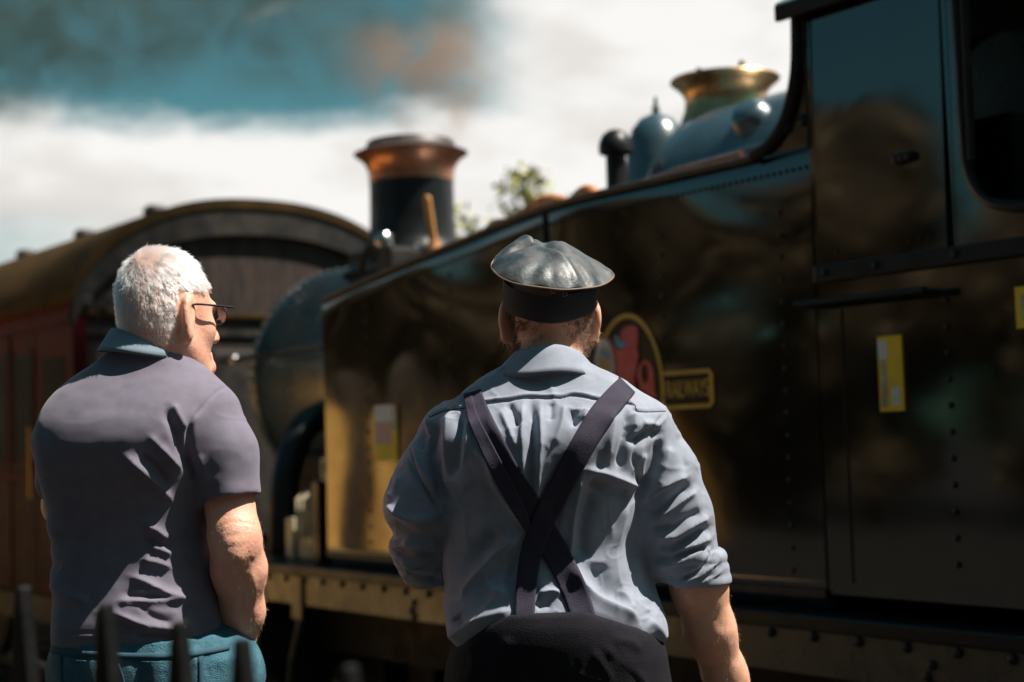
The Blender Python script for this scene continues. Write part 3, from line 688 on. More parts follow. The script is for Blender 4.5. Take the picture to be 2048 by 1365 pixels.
def surface(f, lo, hi, h):
    lo = np.array(lo, float); n = (np.ceil((np.array(hi) - lo) / (4 * h)).astype(int)) * 4
    cg = [lo[i] + np.arange(n[i] // 4 + 1) * 4 * h for i in range(3)]
    Pc = np.stack(np.meshgrid(*cg, indexing='ij'), -1); Dc = f(Pc.reshape(-1, 3)).reshape(Pc.shape[:3])
    near = np.abs(Dc) < 4 * h * 2.4
    ix = [np.minimum((np.arange(n[i] + 1) + 2) // 4, n[i] // 4) for i in range(3)]
    D = Dc[np.ix_(*ix)].astype(np.float64); msk = near[np.ix_(*ix)]
    I = np.argwhere(msk); D[msk] = f(lo + I * h)
    ins = D < 0
    c = np.zeros(tuple(n), np.int8)
    for dx in (0, 1):
        for dy in (0, 1):
            for dz in (0, 1): c += ins[dx:n[0] + dx, dy:n[1] + dy, dz:n[2] + dz]
    act = (c > 0) & (c < 8); idx = -np.ones(tuple(n), np.int64); A = np.argwhere(act); idx[act] = np.arange(len(A))
    acc = np.zeros((len(A), 3)); cnt = np.zeros(len(A))
    for ax in range(3):
        o = [k for k in range(3) if k != ax]
        for da in (0, 1):
            for db in (0, 1):
                s = np.zeros(3, int); s[o[0]] = da; s[o[1]] = db; e = s.copy(); e[ax] = 1
                d0 = D[tuple((A + s).T)]; d1 = D[tuple((A + e).T)]; m = (d0 < 0) != (d1 < 0)
                t = np.where(m, d0 / np.where(m, d0 - d1, 1), 0)
                p = A + s + 0.0; p[:, ax] += t; acc += np.where(m[:, None], p, 0); cnt += m
    V = lo + acc / cnt[:, None] * h; Q = []
    for ax in range(3):
        o = [(ax + 1) % 3, (ax + 2) % 3]
        a = [slice(None)] * 3; b = [slice(None)] * 3; a[ax] = slice(0, -1); b[ax] = slice(1, None)
        E = np.argwhere(ins[tuple(a)] != ins[tuple(b)]); E = E[(E[:, o[0]] > 0) & (E[:, o[1]] > 0) & (E[:, o[0]] < n[o[0]]) & (E[:, o[1]] < n[o[1]])]
        def ii(da, db):
            q = E.copy(); q[:, o[0]] -= da; q[:, o[1]] -= db; return idx[tuple(q.T)]
        q = np.stack([ii(1, 1), ii(0, 1), ii(0, 0), ii(1, 0)], 1); fl = ~ins[tuple(E.T)]
        q[fl] = q[fl][:, ::-1]; Q.append(q)
    Q = np.concatenate(Q); return V, Q[(Q >= 0).all(1)]
def normals(V, Q):
    n = np.cross(V[Q[:, 2]] - V[Q[:, 0]], V[Q[:, 3]] - V[Q[:, 1]]); N = np.zeros_like(V)
    for k in range(4): np.add.at(N, Q[:, k], n)
    return N / (ln(N)[:, None] + 1e-12)
def relax(V, Q, it=2, lam=.5):
    for _ in range(it):
        S_ = np.zeros_like(V); C_ = np.zeros(len(V))
        for k in range(4):
            a, b = Q[:, k], Q[:, (k + 1) % 4]
            np.add.at(S_, a, V[b]); np.add.at(S_, b, V[a]); np.add.at(C_, a, 1); np.add.at(C_, b, 1)
        V = V + lam * (S_ / C_[:, None] - V)
    return V
def seg_dist(px, py, pts):
    """distance to a polyline in the back-view plane and the parameter along it 0..1"""
    best = np.full(px.shape, 1e9); tt = np.zeros(px.shape); sd = np.zeros(px.shape); P = np.array(pts, float)
    L = np.concatenate([[0], np.cumsum(np.hypot(*np.diff(P, axis=0).T))]); tot = L[-1]
    for i in range(len(P) - 1):
        a, b = P[i], P[i + 1]; ab = b - a; l2 = ab @ ab
        t = np.clip(((px - a[0]) * ab[0] + (py - a[1]) * ab[1]) / l2, 0, 1)
        dx, dy = px - a[0] - t * ab[0], py - a[1] - t * ab[1]; d = np.hypot(dx, dy); m = d < best
        best = np.where(m, d, best); tt = np.where(m, (L[i] + t * math.sqrt(l2)) / tot, tt)
        sd = np.where(m, np.sign(ab[0] * dy - ab[1] * dx), sd)
    return best, tt, sd
def folds(V, N, px, py, spec, back=True):
    """push cloth out along fold lines: spec = (points, width, height, skew); widths in mm on the back-view plane"""
    H = np.zeros(len(V))
    for pts, w, h, *sk in spec:
        pts = smooth_path(pts, 5) if len(pts) > 2 else pts
        d, t, s = seg_dist(px, py, pts); k = sk[0] if sk else 0
        ww = w * np.where(s > 0, 1 + k, 1 - k)
        end = np.clip(np.minimum(t, 1 - t) / .18, 0, 1); end = end * end * (3 - 2 * end)
        pf = np.exp(-(np.sqrt(d * d + (.22 * ww) ** 2) - .22 * ww) / ww * 1.5) if h > 0 else np.exp(-(d / ww) ** 2)
        H += h * .001 * pf * (.15 + .85 * end) * np.where((t <= 0) | (t >= 1), np.exp(-(d / w) ** 2), 1) * (d < 4 * w)
    wt = np.clip((-N[:, 1] + .25) / .5, 0, 1) if back else 1
    return H * wt
def vnoise(P, f, seed=0):
    """smooth value noise"""
    q = P * f + seed * 17.3; i = np.floor(q).astype(np.int64); u = q - i; u = u * u * (3 - 2 * u); out = 0
    def hsh(a): 
        x = (a[..., 0] * 73856093) ^ (a[..., 1] * 19349663) ^ (a[..., 2] * 83492791); x = (x ^ (x >> 13)) * 1274126177 & 0x7fffffff
        return (x % 10007) / 10007.0
    for dx in (0, 1):
        for dy in (0, 1):
            for dz in (0, 1):
                w = (u[..., 0] if dx else 1 - u[..., 0]) * (u[..., 1] if dy else 1 - u[..., 1]) * (u[..., 2] if dz else 1 - u[..., 2])
                out = out + w * hsh(i + np.array([dx, dy, dz]))
    return out * 2 - 1

def crease(P, f, seed):
    n = vnoise(P, f, seed); m = vnoise(P, f * .55, seed + 3)
    return np.clip(1 - np.abs(n) * 3.2, 0, 1) ** 2 * np.clip(m + .25, 0, 1)
def head_sdf(p, c, Rm, s, neck_to, nr):
    """head in its own frame (x right, y facing, z up), scaled by s, plus a neck down to neck_to"""
    sv = np.ones(3) * s; q = ((p - c) @ Rm) / sv; s = float(np.mean(sv)); sm_ = float(sv.min())
    d = ell(q, (0, -.014, .042), (.0765, .098, .084))
    d = smin(d, ell(q, (0, -.045, .0), (.066, .062, .07)), .03)
    d = smin(d, ell(q, (0, .036, -.022), (.061, .064, .092)), .03)
    d = smin(d, cone(q, (0, .035, -.075), (0, .072, -.100), .036, .020), .025)
    for sx in (-1, 1):
        d = smin(d, cone(q, (sx * .052, .0, -.052), (sx * .022, .062, -.098), .017, .016), .03)
        d = smin(d, ell(q, (sx * .036, .066, -.022), (.022, .022, .022)), .02)
        d = smax(d, -ell(q, (sx * .031, .100, .008), (.017, .014, .011)), .012)
    d = smin(d, ell(q, (0, .086, .024), (.050, .014, .010)), .012)
    d = smin(d, cone(q, (0, .094, .006), (0, .119, -.034), .008, .0125), .012)
    for sx in (-1, 1): d = smin(d, ell(q, (sx * .012, .104, -.038), (.009, .011, .008)), .006)
    d = smin(d, ell(q, (0, .090, -.060), (.024, .012, .006)), .006); d = smin(d, ell(q, (0, .089, -.070), (.020, .012, .007)), .006)
    d = smax(d, -cone(q, (-.022, .100, -.0645), (.022, .100, -.0645), .0025, .0025), .003)
    for sx in (-1, 1):      # ears: shell standing off the head, hollowed, with a lobe
        e = (q - np.array([sx * .083, -.012, -.004])) / 1.14; Re = rotz(sx * .55) @ rotx(-.18); e = e @ Re
        o = ell(e, (0, 0, .004), (.0095, .021, .034)); o = smin(o, ell(e, (0, .004, -.030), (.008, .010, .012)), .010)
        o = smax(o, -ell(e, (sx * .010, .003, .004), (.009, .0125, .022)), .005)
        o = smin(o, ell(e, (-sx * .006, .010, -.002), (.010, .012, .018)), .010) * 1.14
        d = smin(d, o, .010)
    d = d * sm_
    n0 = c + Rm @ np.array([0, -.022 * s, -.045 * s])
    return smin(d, cone(p, n0, neck_to, nr * .95, nr * 1.06), .025)
def hand_sdf(p, w, dirv, nrm, s=1.0, curl=.5, spread=.10, side=1):
    """palm, four bent fingers of unequal length and a thumb from the side of the palm; nrm = back of the hand"""
    dirv = np.asarray(dirv, float) / np.linalg.norm(dirv); nrm = np.asarray(nrm, float); nrm = nrm - dirv * (nrm @ dirv); nrm /= np.linalg.norm(nrm)
    lat = np.cross(dirv, nrm) * side; w = np.asarray(w, float)
    def L_(a, b, c): return w + s * (dirv * a + lat * b + nrm * c)
    d = ell_axes(p, L_(.048, 0, 0), (dirv, lat, nrm), np.array([.054, .040, .016]) * s)
    d = smin(d, cone(p, L_(-.01, 0, 0), L_(.03, 0, 0), .026 * s, .026 * s), .02)
    for k, (b, l) in enumerate(((.030, .070), (.011, .080), (-.010, .074), (-.029, .058))):
        a0 = np.array([.088, b, .0]); ang = 0; pts = [L_(.06, b * .85, 0), L_(*a0)]; q = a0.copy()
        for seg, fr in enumerate((.45, .32, .23)):
            ang += curl * (.7, .9, .6)[seg]
            q = q + l * fr * np.array([math.cos(ang), (b / .03) * spread * .4, -math.sin(ang)]); pts.append(L_(*q))
        d = smin(d, chain(p, pts, [.0098 * s, .0095 * s, .0088 * s, .0080 * s, .0066 * s], .004), .006)
    th = [L_(.015, .026, -.004), L_(.040, .046, -.012), L_(.066, .055, -.022), L_(.088, .052, -.032)]
    return smin(d, chain(p, th, [.0145 * s, .0125 * s, .0105 * s, .0082 * s], .006), .010)
def ell_axes(p, c, axes, r):
    q = (p - c) @ np.array(axes).T; k0 = ln(q / r); k1 = ln(q / (r * r)) + 1e-9; return k0 * (k0 - 1) / k1
def loft(p, zs, cx, cy, a, b, yaw=0.0, ex=2.0):
    """stack of rounded sections: z -> centre, half width, half depth"""
    z = p[:, 2]; o = np.argsort(zs); zs = np.array(zs)[o]
    zf = np.linspace(zs[0], zs[-1], 240); kw = np.exp(-(np.arange(-14, 15) / 6.0) ** 2); kw /= kw.sum()
    def g(v):
        f = np.interp(zf, zs, np.array(v)[o]); f = np.convolve(np.concatenate([2 * f[0] - f[14:0:-1], f, 2 * f[-1] - f[-2:-16:-1]]), kw, 'valid'); return np.interp(z, zf, f)
    x = p[:, 0] - g(cx); y = p[:, 1] - g(cy); A, B = g(a), g(b)
    if yaw: c, s = math.cos(yaw), math.sin(yaw); x, y = x * c - y * s, x * s + y * c
    k = (np.abs(x / A) ** ex + np.abs(y / B) ** ex) ** (1 / ex)
    d = (k - 1) * np.minimum(A, B)
    return np.maximum(d, np.maximum(z - zs[-1], zs[0] - z))
def make(name, f, lo, hi, h, m, parent, disp=None, rl=1, **kw):
    V, Q = surface(f, lo, hi, h); V = relax(V, Q, rl)
    if disp is not None:
        N = normals(V, Q); V = disp(V, N)
    o = add(name, arr_mesh(name, V, Q), m, parent, smooth=True, **kw)
    return o, V, Q
def bvh_of(V, Q): return BVHTree.FromPolygons([tuple(v) for v in V], [tuple(map(int, q)) for q in Q])
def hair(name, roots, dirs, length, parent, m, steps=4, bend=None, rad=.0004, taper=.25, jitter=.3):
    n = len(roots); P = np.zeros((n, steps, 3)); d = dirs + rng.normal(size=(n, 3)) * jitter; d /= ln(d)[:, None]
    cur = roots - d * .002; P[:, 0] = cur; L_ = length if hasattr(length, '__len__') else np.full(n, length)
    for k in range(1, steps):
        if bend is not None: d = d + bend(cur, d, k); d /= ln(d)[:, None]
        cur = cur + d * (L_ / (steps - 1))[:, None]; P[:, k] = cur
    hc = bpy.data.hair_curves.new(name); hc.add_curves([steps] * n)
    hc.points.foreach_set('position', P.astype(np.float32).ravel())
    rr = np.tile(np.linspace(1, taper, steps), n) * rad
    hc.points.foreach_set('radius', rr.astype(np.float32))
    hc.materials.append(m); o = bpy.data.objects.new(name, hc); col.objects.link(o); o.parent = parent
    return o
def ribbon(name, px_path, widths, bvh, m, parent, lift=.003, thick=.0025, nx=7, ymin=-.6, Y=3.25, smooth_it=6, extra_start=None):
    """a flat strap laid over a cloth surface, found by looking along +Y at it"""
    path = smooth_path(px_path, 10); wd = np.interp(np.linspace(0, 1, len(path)), np.linspace(0, 1, len(widths)), widths)
    G = np.zeros((len(path), nx, 3)); last = None
    tg = np.gradient(path, axis=0); tg /= np.hypot(*tg.T)[:, None]
    for i, (x, y) in enumerate(path):
        for j in range(nx):
            s = (j / (nx - 1) - .5) * wd[i]; p0 = at_y(x - tg[i][1] * s, y + tg[i][0] * s, Y)
            hit = bvh.ray_cast(Vector((p0[0], Y - .6, p0[2])), Vector((0, 1, 0)))
            yy = hit[0][1] if hit[0] is not None else (last if last is not None else Y)
            last = yy; G[i, j] = (p0[0], yy, p0[2])
    for _ in range(smooth_it):
        Yv = G[:, :, 1]; pad = np.pad(Yv, 1, mode='edge')
        av = (pad[:-2, 1:-1] + pad[2:, 1:-1] + pad[1:-1, :-2] + pad[1:-1, 2:]) / 4
        G[:, :, 1] = np.minimum(Yv, .4 * Yv + .6 * av)       # never sinks into the cloth
    G[:, :, 1] -= lift
    return G
def ribbon_mesh(name, G, m, parent, thick=.0025):
    n, k = G.shape[:2]; B = G.copy(); B[:, :, 1] += thick
    V = np.concatenate([G.reshape(-1, 3), B.reshape(-1, 3)]); K = n * k; F = []
    for i in range(n - 1):
        for j in range(k - 1):
            a = i * k + j; F.append((a, a + 1, a + k + 1, a + k)); F.append((K + a, K + a + k, K + a + k + 1, K + a + 1))
        for j in (0, k - 1): a = i * k + j; F.append((a, a + k, K + a + k, K + a) if j == 0 else (a, K + a, K + a + k, a + k))
    for i in (0, n - 1):
        for j in range(k - 1): a = i * k + j; F.append((a, K + a, K + a + 1, a + 1) if i == 0 else (a, a + 1, K + a + 1, K + a))
    return add(name, arr_mesh(name, V, F), m, parent, smooth=True)

M['skin'] = mat('sunburnt_skin', (0.78, 0.42, 0.30), 0.5, var=0.4, scale=30, var_col=(0.74, 0.30, 0.20), sss=0.35, bump=0.12, bump_scale=300, bump2=.10, bump2_scale=90)
M['skin2'] = mat('light_skin', (0.74, 0.41, 0.28), 0.5, var=0.4, scale=40, var_col=(0.70, 0.31, 0.19), sss=0.35, bump=0.12, bump_scale=300)
M['polo'] = mat('lavender_grey_jersey', (0.155, 0.138, 0.185), 0.85, var=0.15, scale=30, sheen=.15, bump=.10, bump_scale=600, weave=.12)
M['polocollar'] = mat('blue_grey_ribbed_collar', (0.22, 0.29, 0.36), 0.85, sheen=.1, weave=.5)
M['jeans'] = mat('faded_blue_denim', (0.03, 0.115, 0.16), 0.85, var=0.4, scale=26, var_col=(0.09, 0.22, 0.27), bump=.5, bump_scale=420, bump2=.3, bump2_scale=60)
M['stitch'] = mat('denim_seam', (0.02, 0.075, 0.11), 0.85)
M['shirt'] = mat('slate_blue_cotton', (0.255, 0.28, 0.345), 0.82, var=0.2, scale=22, sheen=.1, bump=.12, bump_scale=520)
M['shirtseam'] = mat('shirt_seam', (0.05, 0.055, 0.075), 0.85)
M['dungaree'] = mat('dark_navy_drill', (0.010, 0.009, 0.013), 0.9, spec=.2, var=0.4, scale=24, var_col=(0.018, 0.016, 0.022), bump=.2, bump_scale=380)
M['brace'] = mat('navy_brace_webbing', (0.034, 0.030, 0.050), 0.85, spec=.25, var=.4, scale=40, var_col=(.055, .045, .065), bump=.2, bump_scale=380)
M['leather'] = mat('worn_shiny_cap_leather', (0.022, 0.036, 0.044), 0.42, var=0.8, scale=30, var_col=(0.075, 0.072, 0.072), ior=1.5, rvar=.25, bump=.10, bump_scale=140, bump2=.12, bump2_scale=30)
M['capband'] = mat('black_cap_band', (0.012, 0.011, 0.012), 0.8, bump=.2, bump_scale=420)
M['piping'] = mat('tan_cap_piping', (0.20, 0.13, 0.08), 0.6)
M['metal'] = mat('dark_eyelet_metal', (0.25, 0.22, 0.20), 0.35, 1.0)
M['whitehair'] = mat('white_hair', (0.90, 0.87, 0.85), 0.5, var=.4, scale=40, var_col=(.70, .62, .59))
def hairmat(name, c, rough=.35):
    m = bpy.data.materials.new(name); m.use_nodes = True; nt = m.node_tree; nt.nodes.clear()
    o = nt.nodes.new('ShaderNodeOutputMaterial'); h = nt.nodes.new('ShaderNodeBsdfHairPrincipled'); h.parametrization = 'COLOR'
    h.inputs['Color'].default_value = (*c, 1); h.inputs['Roughness'].default_value = rough; h.inputs['Radial Roughness'].default_value = .6; h.inputs['Random Roughness'].default_value = .2
    nt.links.new(h.outputs[0], o.inputs['Surface']); return m
M['whitehair'] = hairmat('white_hair', (.93, .91, .90))
M['brownhair'] = mat('brown_hair', (0.17, 0.092, 0.052), 0.5)
M['sandhair'] = mat('sandy_arm_hair', (0.55, 0.33, 0.17), 0.45)
M['specs'] = mat('black_spectacle_frame', (0.015, 0.015, 0.017), 0.2)
M['lens'] = mat('dark_lens', (0.02, 0.025, 0.025), 0.05, coat=.5)
M['eye'] = mat('eye', (0.7, 0.68, 0.65), 0.15)
M['shoe'] = mat('black_shoe', (0.02, 0.018, 0.016), 0.4)
M['redtab'] = mat('red_pocket_tab', (0.45, 0.02, 0.03), 0.7)

# ------------------------------------------------------------------ the older man with white hair
def older_man():
    Y0 = 3.28
    def P(x, y, dy=0.0): return at_y(x, y, Y0 + dy)
    PE = empty('person', 'white haired man in glasses, lavender grey polo shirt and jeans, hand in pocket', 'person', (P(290, 1290)[0], Y0, 0))
    off = np.array([P(290, 1290)[0], Y0, 0])
    yaw = R(-41); Rm = rotz(yaw)                         # facing right and away
    hc = P(337, 636, .03); s = np.array([.97, .98, 1.12])
    neck = P(292, 760, .02)
    el = P(470, 1090, .0); sh = P(440, 850, .01); wr = P(478, 1318, .10)
    lsh = P(150, 840, .12); lel = P(132, 1010, .30); lwr = P(392, 800, .20)
    fdir = P(416, 722, .13) - lwr
    gz = 0.0
    hipR = P(400, 1370, .05); hipL = P(210, 1370, .10)
    def leg(p, h, r, sx):
        k = np.array([h[0] + sx * .01, h[1] + .02, .50]); a = np.array([h[0] + sx * .02, h[1] + .0, .09])
        return chain(p, [h, k, a], [.092 * r, .064 * r, .047 * r], .03)
    def foot(p, h, sx, r=1.0):
        a = np.array([h[0] + sx * .02, h[1], .05]); t = a + np.array([.06 + sx * .02, .17, -.012])
        return smin(cone(p, a + [0, -.03, -.01], t, .042 * r, .036 * r), cone(p, a, a + [0, 0, .06], .045 * r, .045 * r), .03)
    zs = [P(290, y)[2] for y in (1400, 1290, 1180, 1050, 930, 850, 800, 760, 735)]
    cxs = [P(x, 900)[0] for x in (290, 285, 285, 275, 262, 262, 268, 280, 290)]
    def body(p):
        d = head_sdf(p, hc, Rm, s, neck, .066)
        t = loft(p, zs, cxs, [Y0 + v for v in (.12, .12, .12, .13, .12, .12, .12, .10, .07)], [.15, .155, .155, .15, .15, .15, .13, .09, .06], [.10, .10, .11, .10, .09, .08, .07, .055, .05], R(15))
        d = smin(d, t, .03)
        a = chain(p, [sh, P(452, 960, .0), P(470, 1080, -.035)], [.052, .052, .049], .02)
        f = chain(p, [P(470, 1075, -.035), P(478, 1140, .0), P(484, 1225, .045), wr], [.049, .0505, .041, .028], .03)
        a = smin(a, f, .02)
        a = smin(a, ell(p, P(466, 1112, -.07), (.020, .014, .022)), .03)          # point of the elbow
        d = smin(d, a, .03)
        d = smin(d, hand_sdf(p, wr, wr - P(487, 1225, .07), (.8, -.5, 0), .95, .55, side=-1), .02)
        la = chain(p, [lsh, lel, lwr], [.052, .046, .030], .03); d = smin(d, la, .03)
        d = smin(d, hand_sdf(p, lwr, fdir, (.75, -.6, .2), .90, 1.0, side=1), .02)
        for h, sx in ((hipR, 1), (hipL, -1)): d = smin(smin(d, leg(p, h, 1, sx), .04), foot(p, h, sx), .02)
        return d
    def bdisp(V, N):
        px, py = to_px(V)
        fo = []
        for k, y in enumerate((1040, 1052, 1064, 1076, 1087, 1098, 1109)):      # loose elbow skin
            fo.append(([(432 + 3 * k, y + 12), (462, y - 2 + (k % 2) * 3), (500, y + 2), (518, y + 10)], 3.4, 2.0))
        fo += [([(446, 1122), (470, 1114), (492, 1122)], 6, 3), ([(452, 1140), (478, 1128), (497, 1140)], 5, -2), ([(500, 1130), (508, 1180), (505, 1240)], 8, 3.0), ([(485, 1150), (492, 1200), (496, 1260)], 7, -3)]
        H = folds(V, N, px, py, fo, True)
        H += .0005 * vnoise(V, 60, 3) * (px > 400) * (py > 980)
        return V + N * H[:, None]
    lo = np.array([min(P(40, 900)[0], -1.1), Y0 - .25, 0.0]); hi = np.array([-.40, Y0 + .62, 1.84])
    b, BV, BQ = make('body', lambda p: body(p), lo, hi, .0055, M['skin'], None, bdisp, 1)
    b.data.transform(Matrix.Translation(-Vector(off))); b.parent = PE
    # a finer head would cost more than it shows; the strands below cover it
    # --- polo shirt
    ys = (1300, 1262, 1200, 1150, 1080, 1000, 930, 880, 840, 800, 770, 745, 722, 702, 682)
    lft = (97, 96, 96, 86, 92, 84, 74, 72, 76, 90, 112, 142, 180, 212, 232)
    rgt = (446, 444, 436, 430, 420, 416, 425, 440, 452, 456, 446, 420, 392, 372, 352)
    bk = (-.104, -.108, -.094, -.083, -.082, -.100, -.130, -.142, -.134, -.112, -.090, -.070, -.060, -.056, -.052)      # y of the back surface
    hd = (.145, .15, .155, .15, .148, .142, .14, .135, .128, .118, .110, .102, .092, .082, .075)
    z2 = [P((l + r) / 2, y, b_)[2] for l, r, y, b_ in zip(lft, rgt, ys, bk)]
    cx2 = [(P(l, y)[0] + P(r, y)[0]) / 2 for l, r, y in zip(lft, rgt, ys)]
    ha = [(P(r, y)[0] - P(l, y)[0]) / 2 for l, r, y in zip(lft, rgt, ys)]
    cy2 = [Y0 + b_ + h_ for b_, h_ in zip(bk, hd)]
    def polo(p):
        d = loft(p, z2, cx2, cy2, ha, hd, R(0), 2.25)
        sl = chain(p, [P(424, 838, .01), P(446, 905, -.01), P(465, 1012, -.022)], [.062, .064, .060], .03)
        # flatten the sleeve cone end with the hem plane and hollow it
        ax = P(465, 1000, -.02) - P(446, 905, -.01); ax /= np.linalg.norm(ax); nrm_ = ax * .97 + np.array([-.02, 0, -.16]); nrm_ /= np.linalg.norm(nrm_)
        hp = (p - P(468, 997, -.02)) @ nrm_
        sl = smax(sl, hp, .004)
        d = smin(d, sl, .028)
        inn = chain(p, [P(446, 905, -.01), P(466, 1020, -.022)], [.050, .0545], .01)
        d = smax(d, -np.maximum(inn, -(hp + .05)), .004)
        ls = chain(p, [P(158, 830, .08), P(128, 885, .12), P(126, 960, .22)], [.050, .060, .058], .03); d = smin(d, ls, .03)
        # hem
        d = smax(d, P(290, 1296)[2] - p[:, 2] + .004 * np.sin(p[:, 0] * 30), .006)
        # cut the neck
        return d
    z1 = lambda X, Y: (40 + X / 2.528, 440 + Y / 2.528)
    zz = lambda X, Y: (40 + X / 2.935, 900 + Y / 2.935)
    F = [([zz(600, 20), zz(700, 90), zz(790, 170), zz(900, 315)], 13, 9, .3), ([zz(700, 20), zz(800, 110), zz(860, 210)], 9, -7), ([zz(820, -30), zz(900, 60), zz(940, 115)], 9, 6),
         ([zz(735, 445), zz(800, 470), zz(868, 528)], 9, 8), ([zz(700, 520), zz(790, 540), zz(900, 580)], 9, -5), ([zz(770, 570), zz(830, 585), zz(890, 618)], 9, 8), ([zz(715, 645), zz(800, 662), zz(890, 695)], 9, 8),
         ([zz(640, 742), zz(740, 780), zz(860, 845), zz(1000, 880)], 10, 9), ([zz(660, 835), zz(760, 828), zz(850, 800)], 6, 4), ([zz(560, 895), zz(700, 890), zz(800, 892), zz(990, 875)], 10, 8),
         ([zz(600, 850), zz(760, 860), zz(900, 870)], 8, -5), ([zz(445, 950), zz(560, 965), zz(700, 1022), zz(860, 1052), zz(1000, 1040)], 11, 9), ([zz(560, 1010), zz(700, 1075), zz(900, 1090)], 10, -6),
         ([zz(640, 1095), zz(700, 1070), zz(780, 1055)], 7, 5), ([zz(560, 930), zz(760, 950), zz(960, 960)], 22, 5), ([zz(700, 920), zz(800, 990), zz(900, 1020)], 7, -3), ([zz(1000, 900), zz(1060, 980), zz(1100, 1080)], 16, -6),
         ([zz(130, 560), zz(140, 640), zz(240, 700)], 14, -5), ([zz(150, 780), zz(300, 860), zz(420, 900)], 12, 4), ([zz(130, 400), zz(220, 520)], 14, 4),
         ([z1(735, 945), z1(790, 1080), z1(830, 1200), z1(870, 1290)], 10, -9), ([z1(770, 930), z1(840, 1060)], 9, 5), ([z1(650, 1090), z1(740, 1180), z1(800, 1250)], 9, 6), ([z1(560, 1200), z1(650, 1290), z1(730, 1345)], 11, 6),
         ([z1(905, 1180), z1(930, 1260), z1(960, 1340)], 9, 4), ([z1(870, 1010), z1(855, 1100), z1(862, 1220), z1(890, 1345)], 6, -8),
         ([z1(1062, 838), z1(1000, 870), z1(930, 940), z1(875, 1010)], 3.2, -3), ([z1(1050, 850), z1(985, 890), z1(915, 955)], 4, 1.5),
         ([zz(130, 1098), zz(400, 1092), zz(700, 1103), zz(900, 1122), zz(1110, 1118)], 3, 2.5), ([zz(140, 1085), zz(400, 1078), zz(700, 1088), zz(900, 1108), zz(1110, 1106)], 3, -2.2)]
    def pdisp(V, N):
        px, py = to_px(V)
        H = folds(V, N, px, py, F) * 1.35
        H += .0011 * vnoise(V * [1, 1, 1.6], 14, 5) + .0008 * vnoise(V * [1, 1, 1.8], 30, 9) + .0014 * crease(V * [1, 1, 1.7], 11, 4)
        return V + N * H[:, None]
    po, PV, PQ = make('polo_shirt', polo, lo - .02, [-.40, Y0 + .5, P(290, 690)[2] + .02], .0042, M['polo'], None, pdisp, 1)
    po.data.transform(Matrix.Translation(-Vector(off))); po.parent = PE
    pb = bvh_of(PV, PQ)
    # collar: ribbed band round the neck, folded outwards
    def collar(name, c_top, c_bot, a_top, b_top, a_bot, b_bot, tilt, m, n=72, gap=.0, yaw_=0.0, wav=0.0, xt=0.0):
        V = []; prof = [(1.0, 1.0, .0), (1.0, .7, -.004), (.9, .25, -.006), (.9, .0, .0), (1.0, -.08, .004), (1.0, 0.0, .006), (1.0, 1.0, .003)]
        T = []
        for k in range(n):
            a = 2 * math.pi * k / n + math.pi / 2
            for (w_, t_, o_) in [(0, .45, -.004), (0, .12, -.003), (0, .0, .0), (0, -.03, .003), (0, .12, .005), (0, .4, .005), (0, .75, .005), (0, 1.0, .0045), (0, 1.0, .001)]:
                tt = max(0, min(1.0, t_)); A = a_top + (a_bot - a_top) * tt + o_; B = b_top + (b_bot - b_top) * tt + o_
                c = c_top + (c_bot - c_top) * t_
                x, y = A * math.cos(a), B * math.sin(a); zt = tilt * math.sin(a) + wav * math.sin(3 * a + 1) + xt * x
                xx, yy = x * math.cos(yaw_) - y * math.sin(yaw_), x * math.sin(yaw_) + y * math.cos(yaw_)
                V.append((c[0] + xx, c[1] + yy, c[2] + zt))
        q = 9; F_ = [(k * q + j, k * q + j + 1, ((k + 1) % n) * q + j + 1, ((k + 1) % n) * q + j) for k in range(n) for j in range(q - 1)]
        F_ += [(k * q + q - 1, k * q, ((k + 1) % n) * q, ((k + 1) % n) * q + q - 1) for k in range(n)]
        o = add(name, arr_mesh(name, np.array(V) - off, F_), m, PE, smooth=True); return o
    collar('collar', P(298, 666, .034), P(288, 712, .026), .071, .078, .087, .100, .000, M['polocollar'], yaw_=R(-8), wav=.001, xt=-.13)
    # sleeve hem seam and shoulder seam
    # --- jeans
    jz = [P(290, y)[2] for y in (1420, 1365, 1320, 1270)]
    def jeans(p):
        d = loft(p, jz, [P(x, 1300)[0] for x in (300, 298, 292, 282)], [Y0 + v for v in (.05, .05, .04, .035)], [.208, .205, .196, .178], [.162, .16, .152, .142], 0, 2.3)
        for h, sx in ((hipR, 1), (hipL, -1)):
            k = np.array([h[0] + sx * .01, h[1] + .02, .50]); a = np.array([h[0] + sx * .02, h[1], .035])
            l = chain(p, [h + [0, .0, .03], k, a], [.112, .088, .076], .04); l = np.maximum(l, .03 - p[:, 2]); d = smin(d, l, .04)
        # pocket opening pushed out by the hand
        d = smin(d, ell(p, P(462, 1352, .035), (.056, .085, .088)), .03)
        return d
    jf = [([zz(1100, 1150), zz(1104, 1280), zz(1110, 1365)], 3, -2), ([zz(1250, 1130), zz(1262, 1260), zz(1270, 1365)], 3, -2), ([zz(300, 1150), zz(305, 1365)], 3, -2), ([zz(640, 1190), zz(690, 1290), zz(700, 1365)], 3, -2),
          ([zz(780, 1180), zz(850, 1280), zz(900, 1365)], 14, 5), ([zz(1000, 1170), zz(1040, 1270)], 14, 5), ([zz(1140, 1260), zz(1240, 1230), zz(1340, 1240)], 12, 6), ([zz(1280, 1330), zz(1340, 1260)], 9, 5)]
    jo, JV, JQ = make('jeans', jeans, [lo[0], Y0 - .3, 0.0], [-.38, Y0 + .42, jz[-1] + .01], .007, M['jeans'], None, lambda V, N: V + N * (folds(V, N, *to_px(V), jf) + .003 * vnoise(V, 13, 2) + .003 * crease(V, 12, 15))[:, None], 1)
    jo.data.transform(Matrix.Translation(-Vector(off))); jo.parent = PE
